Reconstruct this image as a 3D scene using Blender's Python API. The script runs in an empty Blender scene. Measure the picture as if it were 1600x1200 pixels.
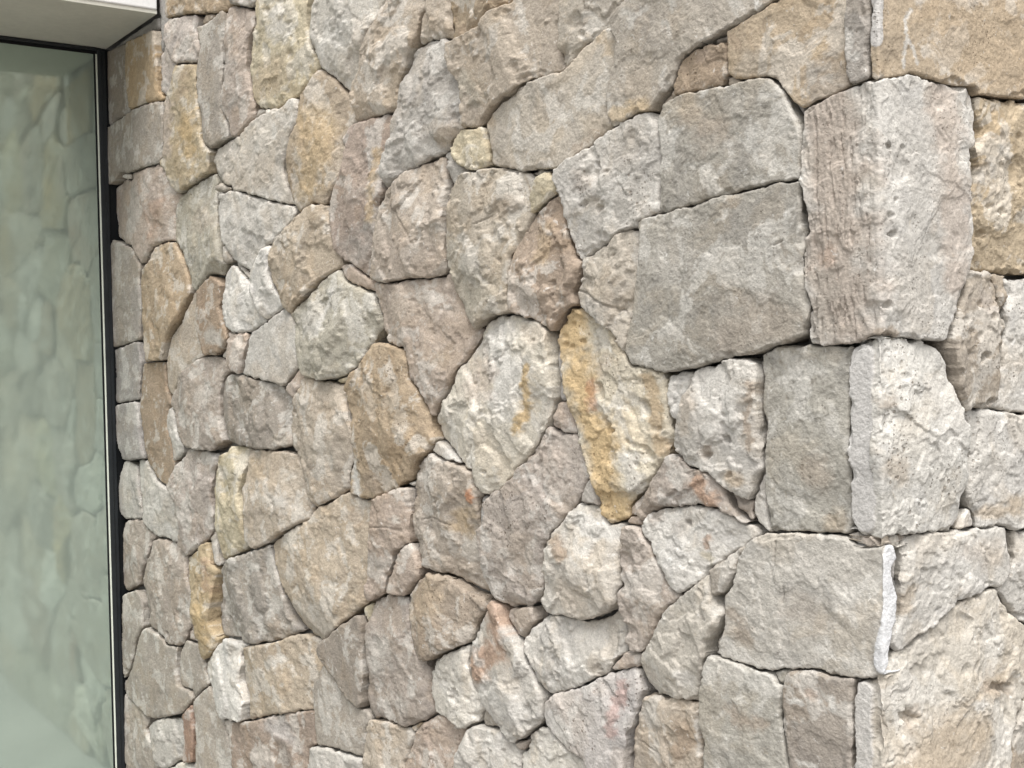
import bpy, math, random
import numpy as np
from mathutils import Matrix, Vector

# ------------------------------------------------------------------ camera, sky, sun, exposure
scene = bpy.context.scene
L = 3.2327                       # length of the stone wall from the glazing to its outer corner
CAM = (4.2514, -1.3174, 1.55)
YAW, PITCH, ROLL = (-0.95415, -0.031581, -0.017579)

def camera_axes():
    fwd = Vector((math.sin(YAW)*math.cos(PITCH), math.cos(YAW)*math.cos(PITCH), math.sin(PITCH)))
    right = Vector((math.cos(YAW), -math.sin(YAW), 0))
    up = right.cross(fwd)
    r = math.cos(ROLL)*right + math.sin(ROLL)*up
    u = -math.sin(ROLL)*right + math.cos(ROLL)*up
    return r, u, fwd

cam_data = bpy.data.cameras.new('camera')
cam_data.sensor_width = 36.0
cam_data.lens = 42.609
cam_data.clip_start = 0.05
cam_data.clip_end = 2000
cam = bpy.data.objects.new('camera', cam_data)
scene.collection.objects.link(cam)
r_, u_, f_ = camera_axes()
m = Matrix.Identity(4)
for i in range(3):
    m[i][0], m[i][1], m[i][2], m[i][3] = r_[i], u_[i], -f_[i], CAM[i]
cam.matrix_world = m
scene.camera = cam

SUN_DIR = Vector((0.43, -0.31, 1.0)).normalized()      # towards the sun
world = bpy.data.worlds.new('World')
scene.world = world
world.use_nodes = True
wn = world.node_tree.nodes
wl = world.node_tree.links
sky = wn.new('ShaderNodeTexSky')
sky.sky_type = 'NISHITA'
sky.sun_disc = False
sky.sun_elevation = math.asin(SUN_DIR.z)
sky.sun_rotation = math.atan2(SUN_DIR.x, SUN_DIR.y)
sky.air_density = 1.0
sky.dust_density = 4.0
sky.ozone_density = 1.0
hs = wn.new('ShaderNodeHueSaturation')                   # cloud cover greys the sky
hs.inputs['Saturation'].default_value = 0.12
bg = wn['Background']
bg.inputs['Strength'].default_value = 0.108
wl.new(sky.outputs[0], hs.inputs['Color'])
wl.new(hs.outputs[0], bg.inputs['Color'])

sd = bpy.data.lights.new('sun', 'SUN')
sd.energy = 1.3
sd.angle = math.radians(28)
sd.color = (1.0, 0.975, 0.94)
sun = bpy.data.objects.new('sun', sd)
scene.collection.objects.link(sun)
sun.rotation_euler = SUN_DIR.to_track_quat('Z', 'Y').to_euler()

scene.cycles.max_bounces = 6
scene.cycles.diffuse_bounces = 3
scene.cycles.glossy_bounces = 3
scene.view_settings.view_transform = 'Standard'
scene.view_settings.look = 'None'
scene.view_settings.gamma = 1
scene.view_settings.use_curve_mapping = False
scene.view_settings.exposure = 1.17

# ------------------------------------------------------------------ helpers
col = scene.collection
rng = np.random.RandomState(7)

def lin(c):
    """photographed tint (8 bit) to reflectance: light between warm stones deepens their colour, so the bare tint is paler"""
    k = [((v/255)/12.92 if v <= 10 else ((v/255+0.055)/1.055)**2.4) for v in c]
    g = 0.3*k[0]+0.59*k[1]+0.11*k[2]
    return tuple(g+(v-g)*0.80 for v in k)

def link(o, parent=None):
    col.objects.link(o)
    if parent is not None:
        o.parent = parent
    return o

def tag(o, label, cat, kind=None):
    o['label'] = label
    o['category'] = cat
    o['kind'] = kind or 'thing'
    return o

def mesh_obj(name, verts, faces, mat, parent=None, smooth=False):
    me = bpy.data.meshes.new(name)
    me.from_pydata(verts, [], faces)
    me.update()
    if mat:
        me.materials.append(mat)
    if smooth:
        me.polygons.foreach_set('use_smooth', [True]*len(me.polygons))
    return link(bpy.data.objects.new(name, me), parent)

def box(name, lo, hi, mat, parent=None, bevel=0.0):
    x0, y0, z0 = lo; x1, y1, z1 = hi
    v = [(x0,y0,z0),(x1,y0,z0),(x1,y1,z0),(x0,y1,z0),(x0,y0,z1),(x1,y0,z1),(x1,y1,z1),(x0,y1,z1)]
    f = [(0,3,2,1),(4,5,6,7),(0,1,5,4),(1,2,6,5),(2,3,7,6),(3,0,4,7)]
    o = mesh_obj(name, v, f, mat, parent)
    if bevel:
        b = o.modifiers.new('edge', 'BEVEL'); b.width = bevel; b.segments = 2
    return o

# hash gradient noise, vectorised
def _grad(ix, iy, seed):
    h = (ix*374761393 + iy*668265263 + seed*1274126177) & 0xffffffff
    h = ((h ^ (h >> 13))*1274126177) & 0xffffffff
    h = h ^ (h >> 16)
    return h
_ang = np.linspace(0, 2*np.pi, 256, endpoint=False)
_gx, _gy = np.cos(_ang), np.sin(_ang)
def noise2(x, y, seed=0):
    x0 = np.floor(x); y0 = np.floor(y)
    fx = x-x0; fy = y-y0
    ix = x0.astype(np.int64); iy = y0.astype(np.int64)
    u = fx*fx*fx*(fx*(fx*6-15)+10); v = fy*fy*fy*(fy*(fy*6-15)+10)
    def g(dx, dy):
        h = _grad(ix+dx, iy+dy, seed) & 255
        return _gx[h]*(fx-dx) + _gy[h]*(fy-dy)
    a = g(0,0); b = g(1,0); c = g(0,1); d = g(1,1)
    return ((a+(b-a)*u) + ((c+(d-c)*u)-(a+(b-a)*u))*v)*1.5
def fbm(x, y, seed=0, octaves=4, gain=0.5):
    s = np.zeros_like(x); a = 1.0; f = 1.0
    for k in range(octaves):
        s += a*noise2(x*f+k*17.3, y*f-k*9.1, seed+k*31)
        a *= gain; f *= 2.03
    return s
def cells(x, y, seed=0):
    """distance to the nearest feature point, and a random value of that point"""
    ix = np.floor(x).astype(np.int64); iy = np.floor(y).astype(np.int64)
    best = np.full(x.shape, 9.0); val = np.zeros(x.shape)
    for dx in (-1,0,1):
        for dy in (-1,0,1):
            h = _grad(ix+dx, iy+dy, seed)
            px = ix+dx+(h & 1023)/1023.0; py = iy+dy+((h >> 10) & 1023)/1023.0
            d = np.hypot(px-x, py-y); m_ = d < best
            best = np.where(m_, d, best); val = np.where(m_, ((h >> 20) & 1023)/1023.0, val)
    return best, val
def cell_planes(x, y, seed=0):
    """a random direction for each cell and the offset from that cell's point"""
    ix = np.floor(x).astype(np.int64); iy = np.floor(y).astype(np.int64)
    best = np.full(x.shape, 9.0); ang = np.zeros(x.shape); lx = np.zeros(x.shape); ly = np.zeros(x.shape)
    for dx in (-1,0,1):
        for dy in (-1,0,1):
            h = _grad(ix+dx, iy+dy, seed)
            ox = x-(ix+dx+(h & 1023)/1023.0); oy = y-(iy+dy+((h >> 10) & 1023)/1023.0)
            d = np.hypot(ox, oy); m_ = d < best
            best = np.where(m_, d, best); ang = np.where(m_, ((h >> 20) & 1023)/1023.0*6.283, ang)
            lx = np.where(m_, ox, lx); ly = np.where(m_, oy, ly)
    return ang, lx, ly
def sstep(a, b, x):
    t = np.clip((x-a)/(b-a), 0, 1)
    return t*t*(3-2*t)

def fold(u, z, h, r):
    """unfolded wall coordinates (along, up, out) to the place; along 0 is the outer corner"""
    P = np.empty((len(u), 3)); P[:,2] = z
    a = u <= -r; b = u >= r; c = ~(a | b)
    P[a,0] = L+u[a]; P[a,1] = -h[a]
    P[b,0] = L+h[b]; P[b,1] = u[b]
    t = (u[c]/r+1)*math.pi/4
    P[c,0] = L-r+(r+h[c])*np.sin(t); P[c,1] = r-(r+h[c])*np.cos(t)
    return P

# ------------------------------------------------------------------ materials
class Nodes:
    def __init__(self, name):
        self.m = bpy.data.materials.new(name); self.m.use_nodes = True
        self.t = self.m.node_tree; self.b = self.t.nodes['Principled BSDF']
    def n(self, kind, **kw):
        nd = self.t.nodes.new(kind)
        for k, v in kw.items():
            if k in nd.inputs: nd.inputs[k].default_value = v
            else: setattr(nd, k, v)
        return nd
    def l(self, a, b): self.t.links.new(a, b)
    def noise(self, vec, scale, detail=6, rough=0.6, dist=0.0):
        nd = self.n('ShaderNodeTexNoise'); nd.inputs['Scale'].default_value = scale
        nd.inputs['Detail'].default_value = detail; nd.inputs['Roughness'].default_value = rough
        nd.inputs['Distortion'].default_value = dist
        self.l(vec, nd.inputs['Vector']); return nd.outputs['Fac']
    def ramp(self, fac, lo, hi, a=0.0, b=1.0):
        nd = self.n('ShaderNodeMapRange'); nd.interpolation_type = 'SMOOTHSTEP'
        for k, v in zip((1,2,3,4), (lo,hi,a,b)): nd.inputs[k].default_value = v
        self.l(fac, nd.inputs[0]); return nd.outputs[0]
    def math(self, op, a, b=None, c=None):
        nd = self.n('ShaderNodeMath', operation=op)
        for i, v in enumerate((a, b, c)):
            if v is None: continue
            if isinstance(v, (int, float)): nd.inputs[i].default_value = v
            else: self.l(v, nd.inputs[i])
        return nd.outputs[0]
    def mix(self, fac, a, b, blend='MIX'):
        nd = self.n('ShaderNodeMix', data_type='RGBA', blend_type=blend)
        for i, v in ((0, fac), (6, a), (7, b)):
            if isinstance(v, (int, float)): nd.inputs[i].default_value = v
            elif isinstance(v, tuple): nd.inputs[i].default_value = v if len(v) == 4 else v+(1,)
            else: self.l(v, nd.inputs[i])
        return nd.outputs[2]
    def gray(self, v):
        nd = self.n('ShaderNodeCombineColor')
        for i in range(3): self.l(v, nd.inputs[i])
        return nd.outputs[0]

def make_limestone():
    N = Nodes('limestone')
    geo = N.n('ShaderNodeNewGeometry')
    seed = N.n('ShaderNodeAttribute', attribute_name='seed')
    tone = N.n('ShaderNodeAttribute', attribute_name='tone')
    por = N.n('ShaderNodeAttribute', attribute_name='porous')
    off = N.n('ShaderNodeVectorMath', operation='SCALE'); off.inputs[0].default_value = (13.1, 7.7, 5.3)
    N.l(seed.outputs['Fac'], off.inputs['Scale'])
    ad = N.n('ShaderNodeVectorMath', operation='ADD')
    N.l(geo.outputs['Position'], ad.inputs[0]); N.l(off.outputs[0], ad.inputs[1])
    v = ad.outputs[0]
    c = tone.outputs['Color']
    # mottling, flecks of calcite, rusty grains
    n2 = N.n('ShaderNodeTexNoise', Scale=60.0, Detail=4.0, Roughness=0.72, Distortion=0.5); N.l(v, n2.inputs['Vector'])
    sq = N.n('ShaderNodeSeparateColor'); N.l(n2.outputs['Color'], sq.inputs[0])
    c = N.mix(1.0, c, N.gray(N.ramp(sq.outputs[0], 0.30, 0.70, 0.86, 1.12)), 'MULTIPLY')
    fleck = N.ramp(sq.outputs[1], 0.63, 0.70)
    c = N.mix(N.math('MULTIPLY', fleck, 0.42), c, (0.78, 0.765, 0.73))
    rust = N.ramp(sq.outputs[2], 0.62, 0.74)
    c = N.mix(N.math('MULTIPLY', rust, 0.40), c, N.mix(1.0, c, (0.82, 0.73, 0.61), 'MULTIPLY'))
    n3 = N.n('ShaderNodeTexNoise', Scale=260.0, Detail=2.0, Roughness=0.7); N.l(v, n3.inputs['Vector'])
    c = N.mix(1.0, c, N.gray(N.ramp(n3.outputs['Fac'], 0.34, 0.66, 0.90, 1.09)), 'MULTIPLY')
    # small holes of the travertine, two sizes
    pf = None
    for scale, lo, hi, keep in ((70.0, 0.13, 0.23, 0.62), (170.0, 0.15, 0.29, 0.55)):
        vo = N.n('ShaderNodeTexVoronoi', Scale=scale); N.l(v, vo.inputs['Vector'])
        hole = N.ramp(vo.outputs['Distance'], lo, hi, 1.0, 0.0)
        pick = N.n('ShaderNodeSeparateColor'); N.l(vo.outputs['Color'], pick.inputs[0])
        k = N.math('MULTIPLY', hole, N.ramp(pick.outputs[0], keep, keep+0.05))
        pf = k if pf is None else N.math('MAXIMUM', pf, k)
    pf = N.math('MULTIPLY', pf, por.outputs['Fac'])
    c = N.mix(N.math('MULTIPLY', pf, 0.85), c, N.mix(1.0, c, (0.34, 0.29, 0.24), 'MULTIPLY'))
    N.l(c, N.b.inputs['Base Color'])
    N.b.inputs['Roughness'].default_value = 0.93
    N.b.inputs['Specular IOR Level'].default_value = 0.18
    # relief finer than the mesh
    hgt = N.math('SUBTRACT', N.noise(v, 130.0, 3, 0.62), N.math('MULTIPLY', pf, 0.7))
    bp = N.n('ShaderNodeBump', Strength=1.0, Distance=0.0026)
    N.l(hgt, bp.inputs['Height']); N.l(bp.outputs[0], N.b.inputs['Normal'])
    return N.m

def make_plain(name, rgb, rough=0.85, vary=0.12, scale=8.0, bump=0.0015, bscale=90.0, metallic=0.0, spec=0.3):
    N = Nodes(name)
    tc = N.n('ShaderNodeTexCoord'); v = tc.outputs['Object']
    k = N.ramp(N.noise(v, scale, 8, 0.65), 0.3, 0.7, 1-vary, 1+vary)
    k2 = N.ramp(N.noise(v, scale*14, 5, 0.65), 0.3, 0.7, 1-vary*0.6, 1+vary*0.6)
    c = N.mix(1.0, N.mix(1.0, tuple(rgb)+(1,), N.gray(k), 'MULTIPLY'), N.gray(k2), 'MULTIPLY')
    N.l(c, N.b.inputs['Base Color'])
    N.b.inputs['Roughness'].default_value = rough
    N.b.inputs['Metallic'].default_value = metallic
    N.b.inputs['Specular IOR Level'].default_value = spec
    if bump:
        bp = N.n('ShaderNodeBump', Strength=0.8, Distance=bump)
        N.l(N.noise(v, bscale, 8, 0.65), bp.inputs['Height']); N.l(bp.outputs[0], N.b.inputs['Normal'])
    return N.m

def make_glass():
    """grey green solar control glass: a mirror coating mixed with a pale green diffuse veil"""
    N = Nodes('coated_glass')
    out = N.t.nodes['Material Output']
    tc = N.n('ShaderNodeTexCoord'); v = tc.outputs['Object']
    gl = N.n('ShaderNodeBsdfGlossy'); gl.inputs['Color'].default_value = (0.52, 0.62, 0.545, 1)
    gl.inputs['Roughness'].default_value = 0.065
    df = N.n('ShaderNodeBsdfDiffuse'); df.inputs['Color'].default_value = (0.40, 0.475, 0.42, 1)
    bp = N.n('ShaderNodeBump', Strength=0.03, Distance=0.003)
    N.l(N.noise(v, 3.0, 2, 0.5), bp.inputs['Height']); N.l(bp.outputs[0], gl.inputs['Normal'])
    mx = N.n('ShaderNodeMixShader')
    N.l(N.ramp(N.noise(v, 5.0, 6, 0.6), 0.3, 0.7, 0.43, 0.47), mx.inputs[0])
    N.l(gl.outputs[0], mx.inputs[1]); N.l(df.outputs[0], mx.inputs[2]); N.l(mx.outputs[0], out.inputs['Surface'])
    return N.m

STONE = make_limestone()
MORTAR = make_plain('mortar', (0.20, 0.193, 0.182), 0.95, 0.22, 14.0, 0.004, 60.0, spec=0.1)
FASCIA = make_plain('white_render', (0.72, 0.72, 0.71), 0.9, 0.05, 6.0, 0.0012, 160.0)
SOFFIT = make_plain('soffit_shade_tone', (0.52, 0.51, 0.45), 0.9, 0.06, 3.0, 0.0008, 120.0)  # render made darker and greener: the soffit's shade is put into the colour
FRAME = make_plain('dark_aluminium', (0.016, 0.019, 0.022), 0.42, 0.15, 20.0, 0.0, 1.0, spec=0.4)
BEAD = make_plain('edge_strip_glint', (0.74, 0.78, 0.68), 0.35, 0.05, 20.0, 0.0, 1.0, metallic=0.0)  # near-white colour stands in for light caught along the glass edge
GASKET = make_plain('rubber_gasket', (0.008, 0.009, 0.010), 0.7, 0.1, 20.0, 0.0, 1.0, spec=0.2)
GLASS = make_glass()
PAVING = make_plain('paving', (0.25, 0.24, 0.225), 0.9, 0.15, 1.5, 0.003, 40.0)
ROOM = make_plain('room_plaster', (0.5, 0.5, 0.47), 0.9, 0.05, 2.0, 0.0, 1.0)

# ------------------------------------------------------------------ the setting
SOF = 2.60           # underside of the lintel
FX = 0.5260           # front of the lintel
TOP = 3.25
g = mesh_obj('ground', [(-300,-300,0),(300,-300,0),(300,300,0),(-300,300,0)], [(0,1,2,3)], PAVING)
g['kind'] = 'structure'

# ------------------------------------------------------------------ masonry data
PALETTE = {'b':(192, 178, 160), 'b2':(190, 174, 152), 'b3':(194, 184, 169), 'b4':(188, 176, 158), 'b5':(190, 176, 160), 'b6':(194, 180, 162), 'cr':(214, 203, 180), 'cr2':(216, 208, 192), 'dg':(160, 151, 140), 'dg2':(162, 151, 138), 'dg3':(168, 160, 150), 'g':(176, 167, 155), 'g2':(184, 178, 170), 'g3':(182, 173, 160), 'g4':(170, 165, 155), 'g5':(180, 168, 154), 'g6':(178, 166, 154), 'g7':(176, 172, 162), 'g8':(196, 191, 182), 'gg':(180, 174, 158), 'k':(128, 122, 114), 'mo':(176, 172, 168), 'n':(168, 146, 122), 'n2':(176, 158, 144), 'n3':(170, 149, 124), 'n4':(178, 158, 138), 'n5':(172, 156, 138), 'n6':(176, 164, 148), 'n7':(166, 148, 132), 'n8':(184, 169, 155), 'o':(208, 178, 126), 'o2':(194, 169, 132), 'o3':(188, 167, 130), 'or':(196, 128, 78), 'p':(191, 175, 161), 'p2':(186, 170, 155), 'p3':(186, 168, 152), 'p4':(188, 176, 165), 'pw':(202, 191, 182), 'r':(164, 134, 114), 'r2':(184, 150, 124), 'r3':(186, 140, 128), 'sv':(204, 201, 198), 'sw':(226, 227, 230), 't':(186, 164, 134), 't2':(187, 169, 145), 't3':(178, 158, 130), 't4':(190, 170, 142), 't5':(182, 160, 130), 't6':(194, 174, 142), 'v':(170, 163, 155), 'v2':(180, 169, 159), 'v3':(170, 165, 160), 'v4':(186, 174, 164), 'v5':(176, 164, 153), 'v6':(168, 158, 147), 'vw':(192, 186, 182), 'w':(214, 208, 197), 'w2':(207, 199, 187), 'w3':(200, 195, 187), 'w4':(202, 195, 183), 'wq':(210, 207, 200), 'wq2':(200, 193, 181), 'wr':(204, 200, 193), 'ww':(217, 213, 206), 'y':(206, 193, 162), 'y2':(192, 175, 144)}
# masonry survey: (finish, colour, mm per sample along, mm per sample up, outline in mm as along,up with 0 = outer corner)
STONES = [
('rough','t',4.98,1.80,'-2669,2768 -2670,2704 -2644,2682 -2643,2614 -2631,2568 -2546,2557 -2431,2537 -2356,2518 -2321,2515 -2236,2494 -2184,2492 -2169,2505 -2167,2614 -2153,2620 -2154,2629'),
('rough','pw',5.25,1.86,'-2431,2532 -2546,2552 -2617,2561 -2630,2560 -2642,2545 -2651,2501 -2611,2463 -2584,2427 -2567,2419 -2400,2390 -2383,2392 -2364,2425 -2387,2477 -2373,2515 -2391,2523'),
('rough','pw',5.62,1.93,'-2662,2496 -2689,2481 -2711,2478 -2717,2423 -2714,2359 -2674,2344 -2598,2375 -2581,2418 -2596,2427 -2624,2466'),
('flat','o2',6.10,2.01,'-2750,2558 -2829,2562 -3020,2581 -3035,2500 -3022,2406 -3013,2367 -2999,2352 -2834,2347 -2709,2333 -2675,2335 -2728,2362 -2732,2545 -2739,2556'),
('flat','dg',6.83,2.12,'-3053,2582 -3235,2594 -3294,2510 -3304,2412 -3249,2340 -3015,2352 -3028,2367 -3038,2409 -3051,2501 -3038,2578'),
('rough','y2',5.27,1.88,'-2472,2399 -2562,2413 -2573,2412 -2584,2373 -2661,2338 -2671,2326 -2682,2194 -2697,2151 -2718,2136 -2689,2114 -2639,2057 -2601,2032 -2328,2064 -2324,2089 -2309,2115 -2309,2121 -2356,2145 -2369,2160 -2374,2236 -2399,2307 -2395,2383'),
('flat','g',6.39,2.07,'-2698,2328 -2834,2342 -2960,2345 -3228,2334 -3272,2335 -3290,2238 -3240,2133 -3218,2133 -3153,2145 -3130,2157 -3103,2159 -3023,2150 -2765,2145 -2736,2142 -2718,2146 -2696,2196 -2685,2323 -2687,2326'),
('flat','g',4.74,1.77,'-2190,2487 -2275,2480 -2374,2484 -2352,2422 -2372,2388 -2382,2385 -2387,2304 -2362,2234 -2357,2158 -2347,2146 -2314,2128 -2171,2139 -2173,2178 -2211,2220 -2193,2359 -2200,2389 -2182,2448 -2185,2485'),
('chip','b',4.80,1.77,'-2327,2512 -2351,2510 -2373,2492 -2284,2485 -2256,2488 -2255,2495'),
('rough','p',4.32,1.70,'-2149,2493 -2173,2486 -2172,2444 -2189,2387 -2182,2359 -2185,2307 -2200,2220 -2162,2178 -2163,2145 -2158,2139 -2149,2137 -2119,2135 -2096,2140 -2025,2160 -2004,2175 -2010,2186 -2005,2199 -2016,2214 -2019,2242 -2041,2300 -2024,2364 -1993,2402 -1987,2434 -1996,2443 -2029,2458'),
('chip','g',4.09,1.65,'-1994,2190 -2000,2186 -1993,2173 -2004,2162 -1929,2171 -1933,2176'),
('rough','g',4.25,1.67,'-2141,2614 -2156,2611 -2163,2513 -2157,2504 -2144,2496 -2041,2465 -1999,2456 -1986,2458 -1972,2468 -1962,2559 -1955,2564'),
('pit','y',3.79,1.58,'-1943,2561 -1953,2555 -1963,2465 -1980,2451 -1978,2411 -2014,2362 -2031,2289 -2010,2242 -2002,2204 -1969,2189 -1898,2172 -1847,2167 -1767,2180 -1749,2178 -1679,2202 -1633,2228 -1628,2236 -1663,2274 -1686,2328 -1683,2384 -1664,2485 -1675,2490'),
('facet','w',3.16,1.45,'-1644,2481 -1651,2481 -1655,2477 -1661,2373 -1674,2322 -1658,2277 -1623,2241 -1622,2226 -1564,2187 -1501,2140 -1486,2133 -1447,2168 -1406,2227 -1381,2254 -1334,2282 -1303,2323 -1276,2381 -1284,2386'),
('facet','b',2.74,1.35,'-1260,2379 -1268,2378 -1297,2320 -1327,2280 -1373,2253 -1402,2219 -1414,2182 -1454,2151 -1459,2121 -1454,2068 -1400,2064 -1321,2064 -1267,2060 -1256,2061 -1251,2101 -1245,2113 -1218,2143 -1207,2167 -1184,2181 -1173,2192 -1150,2237 -1119,2262 -1103,2324 -1099,2328 -1084,2332'),
('rough','t2',3.41,1.52,'-1629,2223 -1698,2188 -1720,2172 -1747,2114 -1796,2065 -1834,2013 -1825,1967 -1799,1924 -1803,1918 -1787,1908 -1779,1893 -1772,1890 -1702,1905 -1670,1905 -1629,1898 -1595,1896 -1582,1920 -1523,1962 -1502,1986 -1497,2009 -1502,2024 -1501,2038 -1485,2058 -1463,2068 -1465,2118 -1481,2128 -1495,2131 -1571,2187'),
('rough','w2',4.10,1.66,'-1760,2176 -1840,2163 -1918,2171 -1926,2165 -2021,2156 -2114,2131 -2162,2134 -2297,2124 -2313,2088 -2314,2063 -2277,2031 -2194,2008 -2167,1996 -1838,1921 -1814,1920 -1809,1926 -1833,1966 -1845,2013 -1805,2067 -1756,2115 -1739,2147'),
('rough','p',6.23,2.05,'-2760,2140 -3014,2145 -3038,2126 -3139,2141 -3238,2126 -3249,2121 -3265,2043 -3206,1949 -3024,1903 -2938,1838 -2886,1860 -2840,1887 -2726,1898 -2668,1894 -2661,1896 -2659,1984 -2606,2026 -2648,2054 -2703,2115 -2727,2131'),
('chip','w',6.73,2.12,'-3083,2154 -3115,2153 -3122,2145 -3091,2137 -3045,2131 -3040,2146'),
('flat','g',6.81,2.16,'-3214,1941 -3278,1887 -3301,1824 -3271,1640 -3247,1568 -2985,1593 -2961,1694 -2966,1794 -2949,1833 -3012,1887 -3036,1900'),
('rough','t',5.92,2.02,'-2651,1889 -2726,1893 -2833,1883 -2861,1864 -2879,1835 -2941,1824 -2954,1747 -2946,1694 -2968,1587 -2960,1525 -2946,1519 -2755,1523 -2743,1526 -2694,1593 -2591,1650 -2503,1726 -2522,1775 -2562,1822 -2609,1862'),
('flat','b',5.41,1.94,'-2483,1728 -2583,1646 -2680,1593 -2734,1521 -2728,1432 -2693,1411 -2603,1482 -2471,1525 -2418,1538 -2454,1593 -2462,1641 -2451,1716 -2463,1724'),
('rough','gg',5.11,1.87,'-2323,2058 -2428,2049 -2591,2026 -2646,1983 -2646,1894 -2626,1885 -2559,1831 -2509,1774 -2493,1739 -2483,1732 -2467,1732 -2425,1745 -2357,1774 -2290,1763 -2252,1792 -2296,1940 -2297,1999 -2310,2017 -2289,2030'),
('chip','g',4.70,1.78,'-2272,2025 -2297,2017 -2288,2003 -2227,1996 -2192,2001 -2258,2023'),
('rough','w3',4.24,1.70,'-2190,1996 -2227,1992 -2279,1997 -2285,1996 -2284,1939 -2259,1861 -2176,1810 -2174,1801 -2144,1792 -2050,1750 -2021,1786 -1975,1815 -1942,1827 -1918,1829 -1901,1840 -1799,1873 -1789,1894 -1793,1905 -1819,1916 -1838,1917 -2181,1996'),
('chip','g',4.64,1.78,'-2251,1850 -2254,1821 -2240,1801 -2231,1796 -2221,1795 -2189,1798 -2184,1807'),
('chip','g',4.40,1.74,'-2171,1795 -2167,1789 -2077,1737 -2067,1736 -2059,1747 -2145,1787'),
('facet','b2',3.60,1.57,'-1670,1901 -1708,1900 -1743,1889 -1795,1867 -1894,1837 -1913,1820 -1909,1792 -1920,1761 -1903,1727 -1848,1663 -1808,1639 -1777,1656 -1678,1695 -1641,1719 -1553,1741 -1545,1750 -1548,1763 -1563,1775 -1574,1803 -1595,1891'),
('facet','ww',4.05,1.67,'-1934,1824 -1967,1812 -2010,1785 -2052,1736 -1985,1643 -1961,1629 -1859,1666 -1902,1710 -1928,1755 -1918,1804 -1925,1821'),
('pit','ww',4.45,1.75,'-2194,1789 -2237,1770 -2253,1747 -2263,1663 -2224,1615 -2211,1609 -2165,1601 -2077,1598 -1972,1628 -1995,1644 -2032,1694 -2065,1728 -2085,1735 -2163,1781'),
('pit','p',4.54,1.78,'-2206,1603 -2211,1602 -2204,1586 -2219,1568 -2216,1543 -2229,1534 -2231,1525 -2205,1491 -2150,1486 -2141,1490 -2105,1542 -2086,1593 -2094,1595 -2170,1597'),
('flat','n',4.87,1.84,'-2348,1767 -2446,1725 -2439,1714 -2449,1641 -2442,1593 -2408,1544 -2399,1540 -2329,1537 -2286,1547 -2247,1561 -2232,1569 -2215,1588 -2223,1608 -2235,1615 -2276,1665 -2263,1742 -2320,1762'),
('chip','p',4.72,1.81,'-2232,1562 -2276,1544 -2287,1532 -2280,1529 -2267,1528 -2249,1532 -2229,1542 -2226,1561'),
('flat','w3',4.02,1.67,'-1849,1657 -1945,1627 -2073,1594 -2091,1549 -2131,1488 -2128,1484 -1910,1462 -1887,1456 -1848,1464 -1781,1506 -1782,1608 -1797,1626'),
('facet','gg',3.34,1.52,'-1556,1736 -1634,1717 -1671,1693 -1769,1654 -1800,1636 -1773,1608 -1776,1552 -1770,1502 -1745,1490 -1713,1482 -1633,1475 -1606,1475 -1542,1485 -1510,1491 -1478,1502 -1442,1523 -1357,1600 -1357,1615 -1393,1671 -1490,1698 -1525,1713 -1546,1734'),
('chip','y',3.26,1.51,'-1513,1487 -1572,1477 -1577,1476 -1576,1472 -1566,1468 -1534,1469 -1521,1473 -1507,1484 -1504,1487'),
('chip','p',3.14,1.47,'-1510,1748 -1538,1746 -1544,1741 -1521,1715 -1472,1695 -1396,1676 -1413,1704 -1488,1746'),
('rough','n2',3.03,1.43,'-1287,2058 -1321,2061 -1400,2060 -1451,2063 -1461,2063 -1477,2057 -1494,2035 -1489,2008 -1494,1984 -1518,1959 -1574,1919 -1586,1899 -1586,1886 -1567,1804 -1554,1774 -1541,1764 -1503,1751 -1485,1749 -1413,1709 -1389,1758 -1348,1864 -1316,1893 -1329,1922 -1309,1967 -1272,2003 -1270,2040 -1264,2051 -1270,2056'),
('facet','g2',2.55,1.31,'-1118,2180 -1173,2180 -1201,2165 -1211,2142 -1244,2100 -1249,2061 -1263,2039 -1266,2001 -1302,1966 -1318,1929 -1322,1920 -1311,1897 -1268,1914 -1226,1924 -1056,1948 -1048,1962 -1016,1975 -1006,1982 -1000,2007 -999,2050 -1035,2124 -1031,2153 -1040,2162 -1049,2166'),
('rough','b',2.44,1.27,'-1077,2330 -1097,2322 -1113,2261 -1146,2232 -1169,2188 -1166,2183 -1117,2183 -1049,2169 -1037,2165 -1034,2166 -1037,2213 -1043,2240 -1043,2320 -1046,2322'),
('facet','t3',2.20,1.21,'-1034,2319 -1037,2317 -1038,2240 -1028,2178 -1031,2160 -1024,2153 -1000,2153 -970,2158 -919,2160 -885,2179 -819,2187 -802,2192 -743,2238 -749,2243'),
('facet','b',2.06,1.17,'-732,2238 -737,2237 -798,2189 -816,2184 -883,2176 -916,2157 -1024,2150 -1030,2124 -993,2049 -995,2004 -1000,1985 -997,1982 -943,1975 -936,1977 -904,1996 -874,2008 -782,2031 -743,2035 -678,2034 -694,2061 -698,2076 -686,2154 -666,2219 -670,2222'),
('pit','b3',1.70,1.07,'-658,2218 -662,2217 -682,2153 -693,2075 -686,2053 -673,2035 -650,2040 -621,2061 -540,2088 -533,2095 -496,2111 -479,2127 -462,2163 -463,2166 -466,2167'),
('flat','b3',1.83,1.11,'-540,2081 -573,2074 -617,2059 -653,2033 -679,2031 -743,2032 -780,2029 -853,2011 -900,1994 -918,1984 -921,1980 -907,1928 -905,1896 -805,1874 -775,1871 -756,1870 -693,1862 -656,1872 -600,1891 -573,1903 -547,1910 -547,1918 -551,1937 -550,1965 -521,2044 -521,2049 -533,2066 -536,2079'),
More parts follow.
